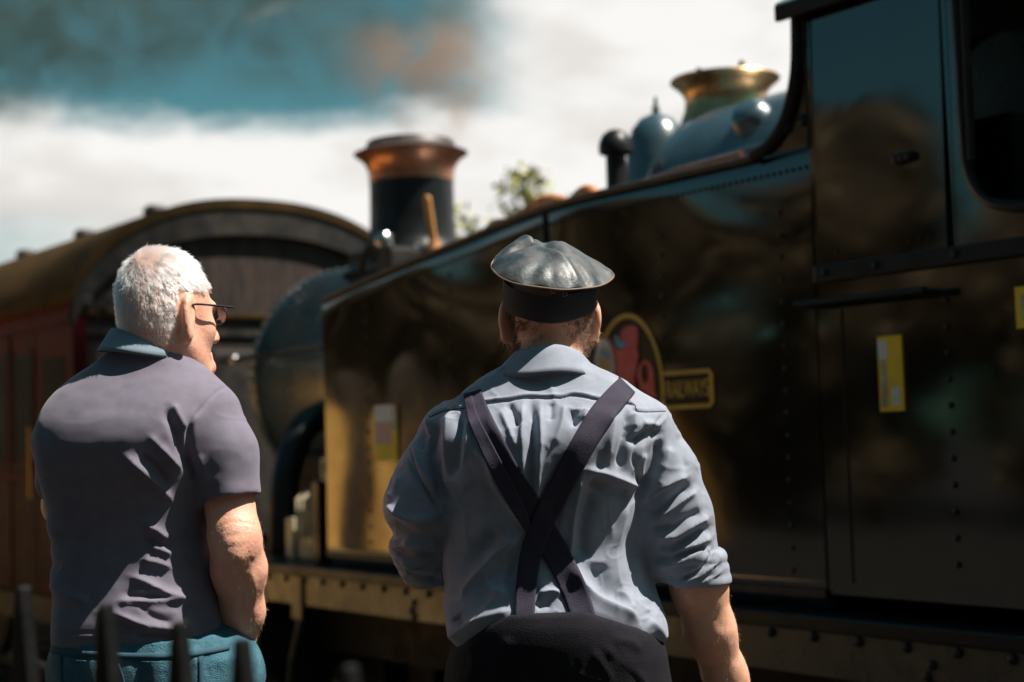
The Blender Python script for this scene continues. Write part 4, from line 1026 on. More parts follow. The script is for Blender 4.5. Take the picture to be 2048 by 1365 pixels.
    jb = bvh_of(JV, JQ)
    # belt loop seams, pocket tab
    def patch(name, pts, w, m, bv, Yc=Y0, lift=.0015, par=PE):
        G = ribbon(name, pts, [w, w], bv, m, par, lift=lift, nx=3, Y=Yc, smooth_it=2) - off; return ribbon_mesh(name, G, m, par, .002)
    patch('seam', [zz(290, 1152), zz(296, 1260), zz(300, 1390)], 7, M['stitch'], jb)
    patch('seam', [zz(1106, 1148), zz(1112, 1260), zz(1112, 1390)], 9, M['stitch'], jb)
    patch('back_pocket', [zz(880, 1196), zz(880, 1300), zz(884, 1420)], 62, M['jeans'], jb, lift=.0025)
    patch('back_pocket', [zz(480, 1196), zz(480, 1300), zz(484, 1420)], 62, M['jeans'], jb, lift=.0025)
    patch('waistband', [zz(180, 1165), zz(500, 1160), zz(800, 1168), zz(1080, 1160), zz(1250, 1140)], 12, M['stitch'], jb, lift=.003)
    patch('pocket_tab', [zz(622, 1200), zz(630, 1250)], 8, M['redtab'], jb, lift=.006)
    patch('seam', [zz(640, 1170), zz(680, 1280), zz(700, 1390)], 5, M['stitch'], jb)
    for h, sx in ((hipR, 1), (hipL, -1)):
        so, _, _ = make('shoe', lambda p: foot(p, h, sx, 1.22), [h[0] - .12, h[1] - .12, 0.004], [h[0] + .2, h[1] + .3, .16], .007, M['shoe'], None)
        so.data.transform(Matrix.Translation(-Vector(off))); so.parent = PE
    # --- hair: short white strands swirling from the crown
    sub = ((BV - hc) @ Rm) / s; Nn = normals(BV, BQ)
    tri = BQ; cen = BV[tri].mean(1); lc = ((cen - hc) @ Rm) / s
    front = .0 + .092 * np.clip((lc[:, 2] - .025) / .045, 0, 1)
    scalp = (lc[:, 2] > -.050) & (lc[:, 2] < .2) & (lc[:, 1] < front) & ~((np.abs(lc[:, 0]) > .068) & (lc[:, 2] < .045) & (lc[:, 1] > -.034)) & ~((lc[:, 1] > .055) & (lc[:, 2] < .062)) & ~((lc[:, 2] < -.035) & (lc[:, 1] > -.03))
    fi = np.where(scalp)[0]; n = 34000; pk = rng.choice(fi, n); w4 = rng.dirichlet([1, 1, 1, 1], n)
    roots = (BV[BQ[pk]] * w4[:, :, None]).sum(1); nn = Nn[BQ[pk]].mean(1); nn /= ln(nn)[:, None]
    lr = ((roots - hc) @ Rm) / s; crown = np.array([-.012, -.062, .098])
    fl = lr - crown; fl = fl - ((fl * (nn @ Rm)).sum(-1))[:, None] * (nn @ Rm); fl /= ln(fl)[:, None] + 1e-6
    sw = np.cross(nn @ Rm, fl); flow = (fl + .5 * sw * np.exp(-ln(lr - crown) / .04)[:, None]) @ Rm.T
    length = np.where(lr[:, 2] > .05, .014, .010) * (1 + .25 * rng.normal(size=n)); length = np.where(lr[:, 2] < -.02, .007, length)
    length = np.clip(length, .004, .04)
    clump = np.stack([vnoise(roots, 90, 21), vnoise(roots, 90, 22), vnoise(roots, 90, 23)], 1)
    ho = hair('hair', roots - off, nn * (.42 + .7 * np.exp(-(ln(lr - crown) / .03) ** 2))[:, None] + flow * 1.0 + clump * .30, length, PE, M['whitehair'], 4, lambda c, d, k: np.array([0, 0, -.05]), .00055, .3, .12)
    # scalp cap just above the skin so the hair reads dense
    # arm hair, back-lit along the outer edge
    armf = np.where((cen[:, 2] < P(470, 1010)[2]) & (cen[:, 2] > P(480, 1290)[2]) & (to_px(cen)[0] > 405))[0]
    pk = rng.choice(armf, 1400); r2 = (BV[BQ[pk]] * rng.dirichlet([1, 1, 1, 1], 1400)[:, :, None]).sum(1); n2 = Nn[BQ[pk]].mean(1)
    hair('arm_hair', r2 - off, n2 * .6 + np.array([.15, 0, -.6]), rng.uniform(.005, .011, 1400), PE, M['sandhair'], 4, lambda c, d, k: np.array([0, 0, -.2]), .00014, .4, .3)
    # --- glasses
    ge = bpy.data.objects.new('glasses', None); col.objects.link(ge); ge.parent = PE; ge.location = Vector(hc - off); ge.rotation_euler = (0, 0, yaw)
    s_ = .98
    for sx in (-1, 1):
        pts = [(sx * .079 * s_, -.022 * s_, .004 * s_), (sx * .0815 * s_, .0 * s_, .021 * s_), (sx * .081 * s_, .05 * s_, .022 * s_), (sx * .072 * s_, .112 * s_, .021 * s_)]
        MB().tube(smooth_path(pts, 5), .0022, 8).build('temple_arm', M['specs'], ge, smooth=True)
        ring = [(sx * (.034 + .026 * math.cos(a)) * s_, (.116 - .010 * abs(math.cos(a / 2 if sx > 0 else (math.pi - a) / 2)) * 1.0) * s_, (.006 + .0195 * math.sin(a)) * s_) for a in np.linspace(0, 2 * math.pi, 28, endpoint=False)]
        MB().tube(ring, .0017, 6, closed=True).build('lens_rim', M['specs'], ge, smooth=True)
        c = np.mean(ring, 0); V = [c + [0, .002, 0]] + [np.array(r) for r in ring]
        MB().addvf(V, [(0, 1 + k, 1 + (k + 1) % 28) for k in range(28)]).build('lens', M['lens'], ge, smooth=True)
    MB().tube([(-.010 * s_, .113 * s_, .010 * s_), (0, .116 * s_, .013 * s_), (.010 * s_, .113 * s_, .010 * s_)], .0018, 6).build('bridge', M['specs'], ge, smooth=True)
    for sx in (-1, 1):
        e = MB().lathe([(.0115 * math.sin(t), .0115 * math.cos(t)) for t in np.linspace(.02, math.pi - .02, 10)], (sx * .031 * s_, .076 * s_, .008 * s_), 14, 'y').build('eye', M['eye'], PE, smooth=True)
        e.data.transform(Matrix.Translation(Vector(hc - off)) @ Matrix.Rotation(yaw, 4, 'Z'))
older_man()

# ------------------------------------------------------------------ the engine man in cap and braces
def engine_man():
    Y0 = 3.25
    def P(x, y, dy=0.0): return at_y(x, y, Y0 + dy)
    off = np.array([P(1105, 1300)[0], Y0, 0])
    PE = empty('person', 'man in shiny worn cap and slate blue work shirt with crossed navy braces', 'person', off)
    yaw = R(3); Rm = rotz(yaw)
    hc = P(1098, 634, .092); s = 1.08; neck = P(1093, 770, .03)
    zc = lambda X, Y: (760 + X / 2.334, 780 + Y / 2.334)
    sh = P(1290, 850, .04); el = P(1372, 1085, .045); wr = P(1478, 1405, .15); hd_ = P(1500, 1470, .17) - wr
    lsh = P(920, 885, .05); lel = P(842, 1105, .10); lwr = P(905, 1120, .36)
    hipR = P(1210, 1400, .08); hipL = P(1020, 1400, .08)
    def foot(p, h, sx, r=1.0):
        a = np.array([h[0] + sx * .03, h[1], .05]); t = a + np.array([sx * .03, .18, -.012])
        return smin(cone(p, a + [0, -.03, -.01], t, .044 * r, .037 * r), cone(p, a, a + [0, 0, .06], .047 * r, .047 * r), .03)
    Ccap = P(1101, 535, .040); Rcap = rotz(R(2)) @ roty(R(9)) @ rotx(R(24))
    zs = [P(1100, y)[2] for y in (1400, 1290, 1180, 1050, 930, 850, 800, 760, 730)]
    def body(p):
        d = head_sdf(p, hc, Rm, s, neck, .070)
        cn = Rcap @ np.array([0, 0, 1.0]); d = smax(d, (p - Ccap) @ cn - .012, .02)        # hair pressed flat under the cap
        t = loft(p, zs, [P(x, 900)[0] for x in (1110, 1108, 1100, 1090, 1085, 1090, 1092, 1094, 1095)], [Y0 + v for v in (.10, .10, .09, .08, .06, .06, .06, .06, .05)], [.17, .175, .17, .165, .165, .165, .14, .10, .06], [.11, .11, .12, .11, .10, .09, .08, .06, .05])
        d = smin(d, t, .03)
        a = chain(p, [sh, P(1325, 960, .05), el], [.050, .050, .047], .02)
        f = chain(p, [el, P(1397, 1170, .055), P(1420, 1260, .085), P(1450, 1350, .125), wr], [.046, .053, .048, .0415, .033], .03)
        d = smin(d, smin(a, f, .02), .03)
        d = smin(d, hand_sdf(p, wr, hd_, (.9, -.3, .2), 1.0, .45, side=-1), .02)
        la = chain(p, [lsh, lel, lwr], [.045, .048, .033], .03); d = smin(d, la, .03)
        d = smin(d, hand_sdf(p, lwr, (.8, .5, .05), (.1, .2, 1), 1.0, .5, side=-1), .02)
        for h, sx in ((hipR, 1), (hipL, -1)):
            k = np.array([h[0] + sx * .02, h[1] + .02, .50]); an = np.array([h[0] + sx * .03, h[1], .09])
            d = smin(smin(d, chain(p, [h, k, an], [.095, .066, .048], .03), .04), foot(p, h, sx), .02)
        return d
    lo = np.array([-.34, Y0 - .2, 0.0]); hi = np.array([.60, Y0 + .62, 1.80])
    b, BV, BQ = make('body', body, lo, hi, .0055, M['skin2'], None, lambda V, N: V + N * (.0008 * vnoise(V, 70, 3) * (V[:, 2] < 1.3))[:, None], 1)
    b.data.transform(Matrix.Translation(-Vector(off))); b.parent = PE
    # --- shirt
    ys = (1318, 1300, 1270, 1230, 1180, 1100, 1000, 930, 880, 840, 810, 785, 762, 742, 718)
    lft = (930, 905, 893, 890, 888, 886, 884, 880, 872, 872, 890, 912, 940, 975, 1022)
    rgt = (1325, 1338, 1338, 1325, 1306, 1288, 1282, 1292, 1310, 1318, 1304, 1280, 1250, 1212, 1165)
    bk = (-.10, -.135, -.150, -.140, -.114, -.100, -.126, -.150, -.150, -.132, -.106, -.084, -.068, -.060, -.054)
    hd = (.125, .155, .170, .172, .168, .160, .160, .155, .148, .136, .122, .114, .104, .092, .082)
    z2 = [P((l + r) / 2, y, b_)[2] for l, r, y, b_ in zip(lft, rgt, ys, bk)]
    cx2 = [(P(l, y)[0] + P(r, y)[0]) / 2 for l, r, y in zip(lft, rgt, ys)]
    ha = [(P(r, y)[0] - P(l, y)[0]) / 2 for l, r, y in zip(lft, rgt, ys)]
    cy2 = [Y0 + b_ + h_ for b_, h_ in zip(bk, hd)]
    def shirt(p):
        d = loft(p, z2, cx2, cy2, ha, hd, 0, 2.35)
        # right sleeve, bloused over the elbow, rolled cuff
        sl = chain(p, [P(1285, 862, .02), P(1322, 950, .03), P(1345, 1030, .035), P(1362, 1110, .045)], [.064, .070, .074, .074], .03)
        ax = P(1380, 1150, .05) - P(1345, 1020, .035); ax /= np.linalg.norm(ax); nn_ = ax + np.array([-.32, 0, -.18]); nn_ /= np.linalg.norm(nn_)
        hp = (p - P(1385, 1158, .05)) @ nn_
        cf = chain(p, [P(1356, 1090, .045), P(1392, 1170, .05)], [.071, .071], .01)
        cf = np.maximum(cf, np.maximum(hp, -(hp + .060)))
        sl = smax(sl, hp + .012, .006); sl = smin(sl, cf, .006)
        inn = chain(p, [P(1360, 1090, .045), P(1400, 1190, .052)], [.058, .060], .01); sl = smax(sl, -np.maximum(inn, -(hp + .035)), .004)
        q_ = p - P(1385, 1158, .05); al = q_ @ ax; pr = ln(q_ - al[:, None] * ax)
        for o_, R_ in ((-.008, .0665), (-.030, .0690), (-.052, .0705)): sl = smin(sl, np.sqrt((pr - R_) ** 2 + ((hp - o_) * .8) ** 2) - .0085, .006)
        d = smin(d, sl, .024)
        # left sleeve
        s2 = chain(p, [P(905, 868, .03), P(870, 950, .03), P(842, 1012, .03), P(846, 1045, .04)], [.064, .066, .068, .060], .03)
        a2 = np.array([.22, .62, -.75]); a2 /= np.linalg.norm(a2); q2 = p - P(850, 1112, .10); l2 = q2 @ a2; p2 = ln(q2 - l2[:, None] * a2)
        c2 = chain(p, [P(844, 1060, .045), P(850, 1112, .10), P(862, 1150, .16)], [.055, .053, .050], .02); c2 = np.maximum(c2, l2 - .035); c2 = np.maximum(c2, -np.maximum(p2 - .043, .0 - l2))
        for o_, R_ in ((-.040, .0560), (-.016, .0550), (.010, .0530), (.032, .0500)): c2 = smin(c2, np.sqrt((p2 - R_) ** 2 + ((l2 - o_) * .8) ** 2) - .0085, .005)
        s2 = smin(s2, c2, .006); d = smin(d, s2, .014)
        return d
    S_ = lambda *a: [zc(*q) for q in a]
    F = [ # gathers under the yoke
         (S_((705, 45), (712, 180), (712, 300), (700, 470)), 9, -9), (S_((668, 60), (664, 200), (668, 330), (672, 430)), 9, 6), (S_((748, 60), (752, 220), (742, 380), (738, 540)), 8, 7, .3), (S_((600, 60), (622, 110), (650, 180)), 7, -6), (S_((560, 90), (600, 180), (640, 280)), 9, 5),
         (S_((905, 90), (902, 130), (925, 165)), 9, -10), (S_((860, 70), (850, 160), (810, 260)), 9, 5), (S_((960, 90), (955, 140)), 7, 4), (S_((800, 60), (796, 150)), 6, -4), (S_((490, 110), (540, 200), (600, 300), (650, 400)), 12, 4),
         # left panel
         (S_((378, 110), (365, 220), (350, 330), (348, 410)), 9, -8), (S_((330, 100), (318, 230), (318, 340), (335, 420)), 10, 7), (S_((420, 130), (410, 250), (390, 340)), 8, 5), (S_((280, 120), (250, 220), (240, 320), (270, 420), (286, 520)), 8, -9), (S_((215, 170), (200, 240), (205, 290)), 8, -5), (S_((232, 130), (225, 210)), 7, 5),
         (S_((290, 430), (360, 425), (420, 470)), 14, 5), (S_((430, 260), (500, 330), (540, 440), (620, 560), (680, 640)), 16, 8, -.4), (S_((300, 540), (330, 520), (330, 570)), 9, 3),
         (S_((660, 660), (600, 720), (520, 800), (440, 890), (375, 985)), 17, 12, .3), (S_((560, 640), (480, 760), (380, 880), (310, 960)), 22, -8), (S_((600, 900), (560, 960), (480, 1060), (420, 1130)), 17, 8), (S_((500, 900), (540, 940), (590, 960)), 9, 5), (S_((640, 780), (610, 860), (600, 940)), 10, -5),
         (S_((300, 1170), (400, 1110), (520, 1060), (630, 1030)), 14, 7), (S_((350, 1060), (390, 1110)), 12, -6), (S_((285, 700), (290, 900), (298, 1080)), 8, 5), (S_((740, 960), (800, 945), (850, 960)), 10, 8), (S_((730, 1010), (800, 1000)), 8, -5),
         # right panel
         (S_((950, 372), (1020, 375), (1100, 400), (1160, 430), (1212, 455)), 11, 11, .4), (S_((960, 420), (1060, 450), (1180, 500)), 15, -9), (S_((955, 375), (925, 470), (905, 570), (893, 690), (888, 780)), 10, 10, -.2), (S_((1000, 460), (960, 560), (940, 700), (960, 800)), 16, -9),
         (S_((870, 800), (920, 870), (990, 950), (1080, 1010), (1160, 1050), (1212, 1100)), 17, 13, .3), (S_((1020, 800), (1020, 880), (1060, 950), (1150, 960)), 22, -8), (S_((1150, 520), (1120, 640), (1060, 760), (1010, 860)), 14, 4), (S_((1110, 930), (1160, 980), (1170, 1040)), 9, 5), (S_((1180, 640), (1190, 800), (1230, 950), (1300, 1060)), 13, -9),
         (S_((840, 300), (800, 420), (760, 520)), 12, -4), (S_((900, 280), (850, 400), (830, 560), (815, 680)), 10, -6),
         # right shoulder
         (S_((1160, 90), (1150, 200), (1128, 300), (1112, 380)), 8, -10), (S_((1090, 110), (1080, 220), (1050, 320)), 12, 6), (S_((1190, 110), (1180, 180)), 8, 5), (S_((1160, 220), (1200, 235), (1260, 205), (1312, 200)), 10, -10), (S_((1215, 160), (1260, 160), (1300, 165)), 9, 6), (S_((1310, 215), (1290, 310), (1245, 430), (1208, 545)), 10, -11), (S_((1350, 260), (1330, 360), (1290, 460)), 12, 6), (S_((1230, 290), (1215, 360), (1225, 420)), 9, 5),
         (S_((1395, 200), (1415, 300), (1425, 380)), 8, -4),
         # right sleeve
         (S_((1440, 402), (1380, 425), (1300, 470), (1230, 540)), 10, 10, .3), (S_((1460, 440), (1390, 490), (1310, 560), (1250, 600)), 10, -9), (S_((1480, 470), (1420, 510), (1360, 560), (1300, 605)), 9, 8), (S_((1520, 560), (1440, 600), (1360, 640), (1260, 640)), 10, -7), (S_((1540, 590), (1460, 630), (1380, 680), (1280, 690)), 9, 8), (S_((1548, 640), (1460, 680), (1380, 730), (1290, 745)), 9, -8), (S_((1550, 680), (1480, 715), (1400, 740), (1330, 780)), 8, 8), (S_((1540, 725), (1470, 750), (1390, 775), (1260, 790)), 7, -7), (S_((1530, 745), (1470, 770), (1400, 800), (1300, 830)), 8, 7), (S_((1220, 600), (1215, 700), (1240, 800)), 9, 4),
         # cuff
         (S_((1550, 735), (1540, 790), (1480, 850), (1400, 890)), 4, -6), (S_((1590, 780), (1530, 840), (1440, 890), (1330, 925)), 5, 5), (S_((1612, 832), (1540, 880), (1450, 915), (1340, 945)), 5, 3),
         # left sleeve
         (S_((36, 520), (90, 575), (160, 600), (280, 582)), 10, 10, .3), (S_((60, 600), (120, 660), (200, 690), (280, 640)), 14, -7), (S_((100, 700), (160, 715), (270, 705)), 9, 8), (S_((130, 300), (170, 400), (220, 480), (280, 570)), 5, -4), (S_((150, 260), (200, 380), (270, 480)), 10, 4), (S_((80, 745), (150, 770), (280, 765)), 7, -6), (S_((90, 790), (160, 830), (280, 840)), 5, 5), (S_((110, 840), (180, 875), (280, 880)), 5, -5), (S_((70, 690), (90, 740)), 7, 6), (S_((100, 400), (70, 470), (40, 520)), 10, 5),
         # waist blouse
         (S_((1250, 1080), (1300, 1120), (1330, 1170)), 12, 6), (S_((1230, 960), (1260, 1040)), 10, 5)]
    # yoke and armhole seams as narrow grooves with a raised edge
    YK = S_((160, 172), (230, 130), (300, 100), (400, 88), (470, 66), (600, 50), (690, 34), (830, 40), (905, 26), (1010, 46), (1080, 58), (1170, 70), (1196, 104), (1330, 100))
    F += [(YK, 2.6, -3.2), ([(x, y - 5) for x, y in YK], 4, 2.2), (S_((1330, 110), (1270, 170), (1205, 250), (1180, 330), (1205, 440), (1190, 600)), 3.2, -4), (S_((1342, 122), (1285, 180), (1220, 260), (1196, 335)), 4, 2.5), (S_((150, 260), (170, 370), (215, 470), (283, 575)), 3, -3.5)]
    def sdisp(V, N):
        px, py = to_px(V)
        H = folds(V, N, px, py, F) * 1.5
        H += .0018 * vnoise(V * [1, 1, .8], 11, 5) + .0008 * vnoise(V, 26, 8) + .0005 * vnoise(V, 55, 4) + .0050 * crease(V * [1, 1, .75], 10, 6) + .0032 * crease(V, 19, 7) + .0018 * crease(V, 36, 12)
        return V + N * H[:, None]
    so, SV, SQ = make('work_shirt', shirt, [-.34, Y0 - .28, P(1100, 1330)[2]], [.50, Y0 + .45, P(1100, 712)[2]], .0032, M['shirt'], None, sdisp, 1)
    so.data.transform(Matrix.Translation(-Vector(off))); so.parent = PE
    sb = bvh_of(SV, SQ)
    G = ribbon('yoke_seam', YK[1:], [2.2, 2.2], sb, M['shirtseam'], PE, lift=.0005, nx=2, Y=Y0, smooth_it=1) - off; ribbon_mesh('yoke_seam', G, M['shirtseam'], PE, .001)
    # --- collar: stand and fall
    n = 84; V = []
    ct, cb = P(1094, 712, .035), P(1092, 752, .018)
    for k in range(n):
        a = 2 * math.pi * k / n
        for (t, o_) in [(.5, -.006), (.1, -.004), (0, -.001), (-.03, .003), (.1, .006), (.4, .007), (.75, .006), (1.0, .006), (1.0, .002)]:
            tt = max(0, t); A = .0665 + (.100 - .0665) * tt ** 1.15 + o_; B = .066 + (.089 - .066) * tt + o_
            c = ct + (cb - ct) * t; z = c[2] - .016 * math.sin(a) * (1 - .95 * min(1, tt)) + .0018 * math.sin(4 * a + .6) * (1 + tt) + (.004 * math.cos(2 * a) * tt)
            V.append((c[0] + A * math.cos(a), c[1] + B * 1.08 * math.sin(a), z))
    q = 9; Fq = [(k * q + j, k * q + j + 1, ((k + 1) % n) * q + j + 1, ((k + 1) % n) * q + j) for k in range(n) for j in range(q - 1)] + [(k * q + q - 1, k * q, ((k + 1) % n) * q, ((k + 1) % n) * q + q - 1) for k in range(n)]
    add('shirt_collar', arr_mesh('shirt_collar', np.array(V) - off, Fq), M['shirt'], PE, smooth=True)
    # --- dungaree trousers with a rising back
    tz = [P(1100, y)[2] for y in (1440, 1365, 1310, 1270, 1240, 1212)]
    def trousers(p):
        d = loft(p, tz, [P(x, 1300)[0] for x in (1112, 1115, 1118, 1115, 1112, 1110)], [Y0 + v for v in (.03, .025, .015, .01, .01, .012)], [.225, .22, .214, .205, .19, .175], [.190, .192, .190, .188, .186, .176], 0, 2.3)
        px, py = to_px(p)
        top = np.interp(px, [880, 925, 975, 1035, 1060, 1150, 1175, 1250, 1345], [1305, 1290, 1250, 1222, 1216, 1216, 1226, 1250, 1275])
        d = np.maximum(d, (top - py) * .001)
        for h, sx in ((hipR, 1), (hipL, -1)):
            k = np.array([h[0] + sx * .02, h[1] + .02, .50]); a = np.array([h[0] + sx * .03, h[1], .035])
            l = chain(p, [h + [0, 0, .03], k, a], [.125, .098, .086], .04); l = np.maximum(l, .03 - p[:, 2]); d = smin(d, l, .04)
        return d
    tf = [(S_((1040, 1190), (1100, 1250), (1200, 1330), (1260, 1400)), 10, 5), (S_((990, 1215), (1040, 1290), (1090, 1365)), 10, 4), (S_((1080, 1160), (1180, 1180), (1220, 1230)), 10, 4), (S_((915, 1260), (910, 1330), (915, 1400)), 3, -3), (S_((915, 1325), (1000, 1345), (1100, 1375)), 4, 3),
          (S_((420, 1180), (440, 1280), (400, 1365)), 12, 5), (S_((600, 1150), (560, 1280)), 14, 4), (S_((1080, 1230), (1180, 1320), (1230, 1400)), 8, -3)]
    to, TV, TQ = make('trousers', trousers, [-.2, Y0 - .25, 0.0], [.44, Y0 + .36, tz[-1] + .012], .0065, M['dungaree'], None, lambda V, N: V + N * (folds(V, N, *to_px(V), tf) + .0028 * vnoise(V, 12, 2) + .0008 * crease(V, 14, 9))[:, None], 1)
    to.data.transform(Matrix.Translation(-Vector(off))); to.parent = PE
    for h, sx in ((hipR, 1), (hipL, -1)):
        s_, _, _ = make('shoe', lambda p: foot(p, h, sx, 1.22), [h[0] - .16, h[1] - .12, 0.004], [h[0] + .16, h[1] + .32, .16], .007, M['shoe'], None)
        s_.data.transform(Matrix.Translation(-Vector(off))); s_.parent = PE
    # --- braces crossing on the back
    allb = bvh_of(np.concatenate([SV, TV]), np.concatenate([SQ, TQ + len(SV)]))
    def strap(pts, w, lift):
        G = ribbon('brace', pts, w, sb, M['brace'], PE, lift=lift, nx=9, Y=Y0, smooth_it=14)
        # carry the strap over the shoulder to the front
        a = G[0]; f = []
        for dy, dz in ((.10, -.075), (.085, -.03), (.055, -.004), (.025, .004)): f.append(a + np.array([0, dy, dz]))
        G = np.concatenate([np.array(f), G]) - off
        return ribbon_mesh('brace', G, M['brace'], PE, .003)
    strap(S_((436, 14), (470, 110), (530, 240), (610, 400), (690, 530), (730, 600), (800, 720), (880, 870), (925, 990), (950, 1075), (960, 1110)), [33, 40, 46, 50, 52, 50, 46, 44], .004)
    strap(S_((412, 22), (440, 130), (500, 260), (580, 420), (655, 560), (690, 640)), [16, 20, 26, 30, 24, 12], .009)
    strap(S_((1150, -20), (1090, 40), (1010, 130), (930, 260), (850, 410), (790, 530), (740, 640), (700, 760), (680, 900), (672, 1050), (668, 1110)), [42, 46, 47, 47, 46, 44, 42, 40, 38, 36], .008)
    # --- cap: floppy leather crown, piping, band, eyelets, peak
    ce = bpy.data.objects.new('cap', None); col.objects.link(ce); ce.parent = PE
    C0 = P(1101, 535, .040); Rc = rotz(R(2)) @ roty(R(9)) @ rotx(R(24))
    def edge(a):
        r = 1 + .05 * math.sin(2 * a + .6) + .04 * math.sin(3 * a + 2.0) + .018 * math.sin(5 * a + 1) + .012 * math.sin(8 * a)
        return .1195 * r * math.cos(a), .134 * r * math.sin(a)
    nr, na = 26, 120; V = []
    for i in range(nr):
        t = i / (nr - 1); r = math.sin(t * math.pi / 2) ** .9
        for k in range(na):
            a = 2 * math.pi * k / na; ex, ey = edge(a)
            x, y = ex * r, ey * r
            z = .036 * (1 - r ** 3.8)
            z += .010 * math.exp(-((x + .058) ** 2 / .0011 + (y - .05) ** 2 / .0022)) + .007 * math.exp(-((x - .020) ** 2 / .0010 + (y - .02) ** 2 / .004)) - .010 * math.exp(-((x + .016) ** 2 / .00018 + (y - .05) ** 2 / .003))
            cd = ((x + .10) * .55 - (y + .01) * .83); z -= .014 * math.exp(-(cd / .011) ** 2) * math.exp(-((x + .065) / .035) ** 2)
            z -= .012 * max(0, min(1, (x - .02) / .08)) * (1 - r ** 5)
            z += .006 * math.exp(-(((x - .03) * .8 + (y + .06) * .6) / .012) ** 2) * (1 - r ** 6) - .004 * math.exp(-(((x - .05) * .8 + (y + .06) * .6) / .010) ** 2) * (1 - r ** 6)
            z += (.0045 * math.sin(a * 11 + 1.3) + .004 * math.sin(a * 17)) * r ** 6 * (1 if math.sin(a) < .3 else .4) * (1 - .8 * r ** 14)
            z += .0022 * vnoise(np.array([[x, y, .3]]), 30, 2)[0] * (1 - r ** 8) + .0008 * vnoise(np.array([[x, y, .3]]), 70, 4)[0] * (1 - r ** 8)
            z += -.010 * r ** 2 * math.exp(-((x - .10) ** 2 / .0008 + (y + .05) ** 2 / .0025))
            V.append(C0 + Rc @ np.array([x, y, z]))
    ring0 = (nr - 1) * na
    for (rr, zz) in ((.985, -.0045), (.93, -.010), (.83, -.014)):
        for k in range(na):
            a = 2 * math.pi * k / na; ex, ey = edge(a); V.append(C0 + Rc @ np.array([ex * rr, ey * rr, zz]))
    Fc = [(i * na + k, i * na + (k + 1) % na, (i + 1) * na + (k + 1) % na, (i + 1) * na + k) for i in range(nr + 2) for k in range(na)]
    add('cap_crown', arr_mesh('cap_crown', np.array(V) - off, Fc), M['leather'], ce, smooth=True)
    pip = [C0 + Rc @ np.array([edge(a)[0] * 1.004, edge(a)[1] * 1.004, -.003]) - off for a in np.linspace(0, 2 * math.pi, 120, endpoint=False)]
    MB().tube(pip, .0020, 6, closed=True).build('cap_piping', M['piping'], ce, smooth=True)
    # band: tilted elliptical wall, double layer
    B0 = P(1099, 566, .052); Rb = rotz(R(2)) @ roty(R(1)) @ rotx(R(24)); V = []
    for (rx, ry, z) in ((.0945, .118, .012), (.0970, .122, -.02), (.0960, .121, -.040), (.0940, .119, -.0445), (.089, .114, -.043), (.090, .114, .0)):
        for k in range(na):
            a = 2 * math.pi * k / na; V.append(B0 + Rb @ np.array([rx * math.cos(a), ry * math.sin(a) , z + .0012 * math.sin(5 * a)]))
    Fb = [(i * na + k, i * na + (k + 1) % na, (i + 1) * na + (k + 1) % na, (i + 1) * na + k) for i in range(5) for k in range(na)]
    bo = add('cap_band', arr_mesh('cap_band', np.array(V) - off, [f[::-1] for f in Fb]), M['capband'], ce, smooth=True)
    for (x, y) in ((1100, 590), (1125, 594)):
        p0 = P(x, y); 
        ex = (p0 - B0)[0]; a = math.asin(ex / .0965); loc = B0 + Rb @ np.array([ex, -.122 * math.cos(a), 0]); loc[2] = p0[2]; loc[1] -= .003
        e = MB().tube([(.0042 * math.cos(t), 0, .0042 * math.sin(t)) for t in np.linspace(0, 2 * math.pi, 16, endpoint=False)], .0012, 6, closed=True).build('eyelet', M['metal'], bo, smooth=True); e.location = Vector(loc - off)
    V = []
    for i in range(6):
        for k in range(25):
            a = math.pi * (.14 + .72 * k / 24); t = i / 5
            V.append(B0 + Rb @ np.array([.093 * math.cos(a) * (1 + .05 * t), .109 * math.sin(a) + .055 * t * math.sin(a) ** 1.5, -.032 - .030 * t ** 1.4]))
    vis = add('cap_peak', arr_mesh('cap_peak', np.array(V) - off, [(i * 25 + k, i * 25 + k + 1, (i + 1) * 25 + k + 1, (i + 1) * 25 + k) for i in range(5) for k in range(24)]), M['leather'], ce, smooth=True)
    sm_ = vis.modifiers.new('thick', 'SOLIDIFY'); sm_.thickness = .003
    # --- hair: curls at the nape and beside the ears, sideburn beard on the right
    cen = BV[BQ].mean(1); lc = ((cen - hc) @ Rm) / s; Nn = normals(BV, BQ)
    nape = (lc[:, 2] > -.075) & (lc[:, 2] < .03) & (lc[:, 1] < -.0) & (np.abs(lc[:, 0]) < .075)
    pf = np.where(nape)[0]; dens = np.clip(.22 + (np.abs(lc[pf, 0]) / .06) ** 2 * .9 + (lc[pf, 2] + .03) * 8, .03, 1); dens /= dens.sum()
    n = 4200; pk = rng.choice(pf, n, p=dens); r_ = (BV[BQ[pk]] * rng.dirichlet([1, 1, 1, 1], n)[:, :, None]).sum(1); nn = Nn[BQ[pk]].mean(1); nn /= ln(nn)[:, None]
    lr = ((r_ - hc) @ Rm) / s; ph = vnoise(r_, 60, 31) * 6
    def curl(c, d, k): return .55 * np.stack([np.cos(ph + k * 1.1), .2 * np.ones(n), np.sin(ph + k * 1.1)], 1)
    hair('hair', r_ - off, nn * .35 + np.array([0, 0, -.9]) + np.stack([np.sign(lr[:, 0]) * .15, 0 * ph, 0 * ph], 1), rng.uniform(.006, .020, n) * np.clip(.45 + np.abs(lr[:, 0]) / .05, 0, 1.2), PE, M['brownhair'], 7, curl, .00022, .4, .25)
    side = (lc[:, 2] > -.115) & (lc[:, 2] < -.03) & (np.abs(lc[:, 0]) > .045) & (lc[:, 1] > -.02)
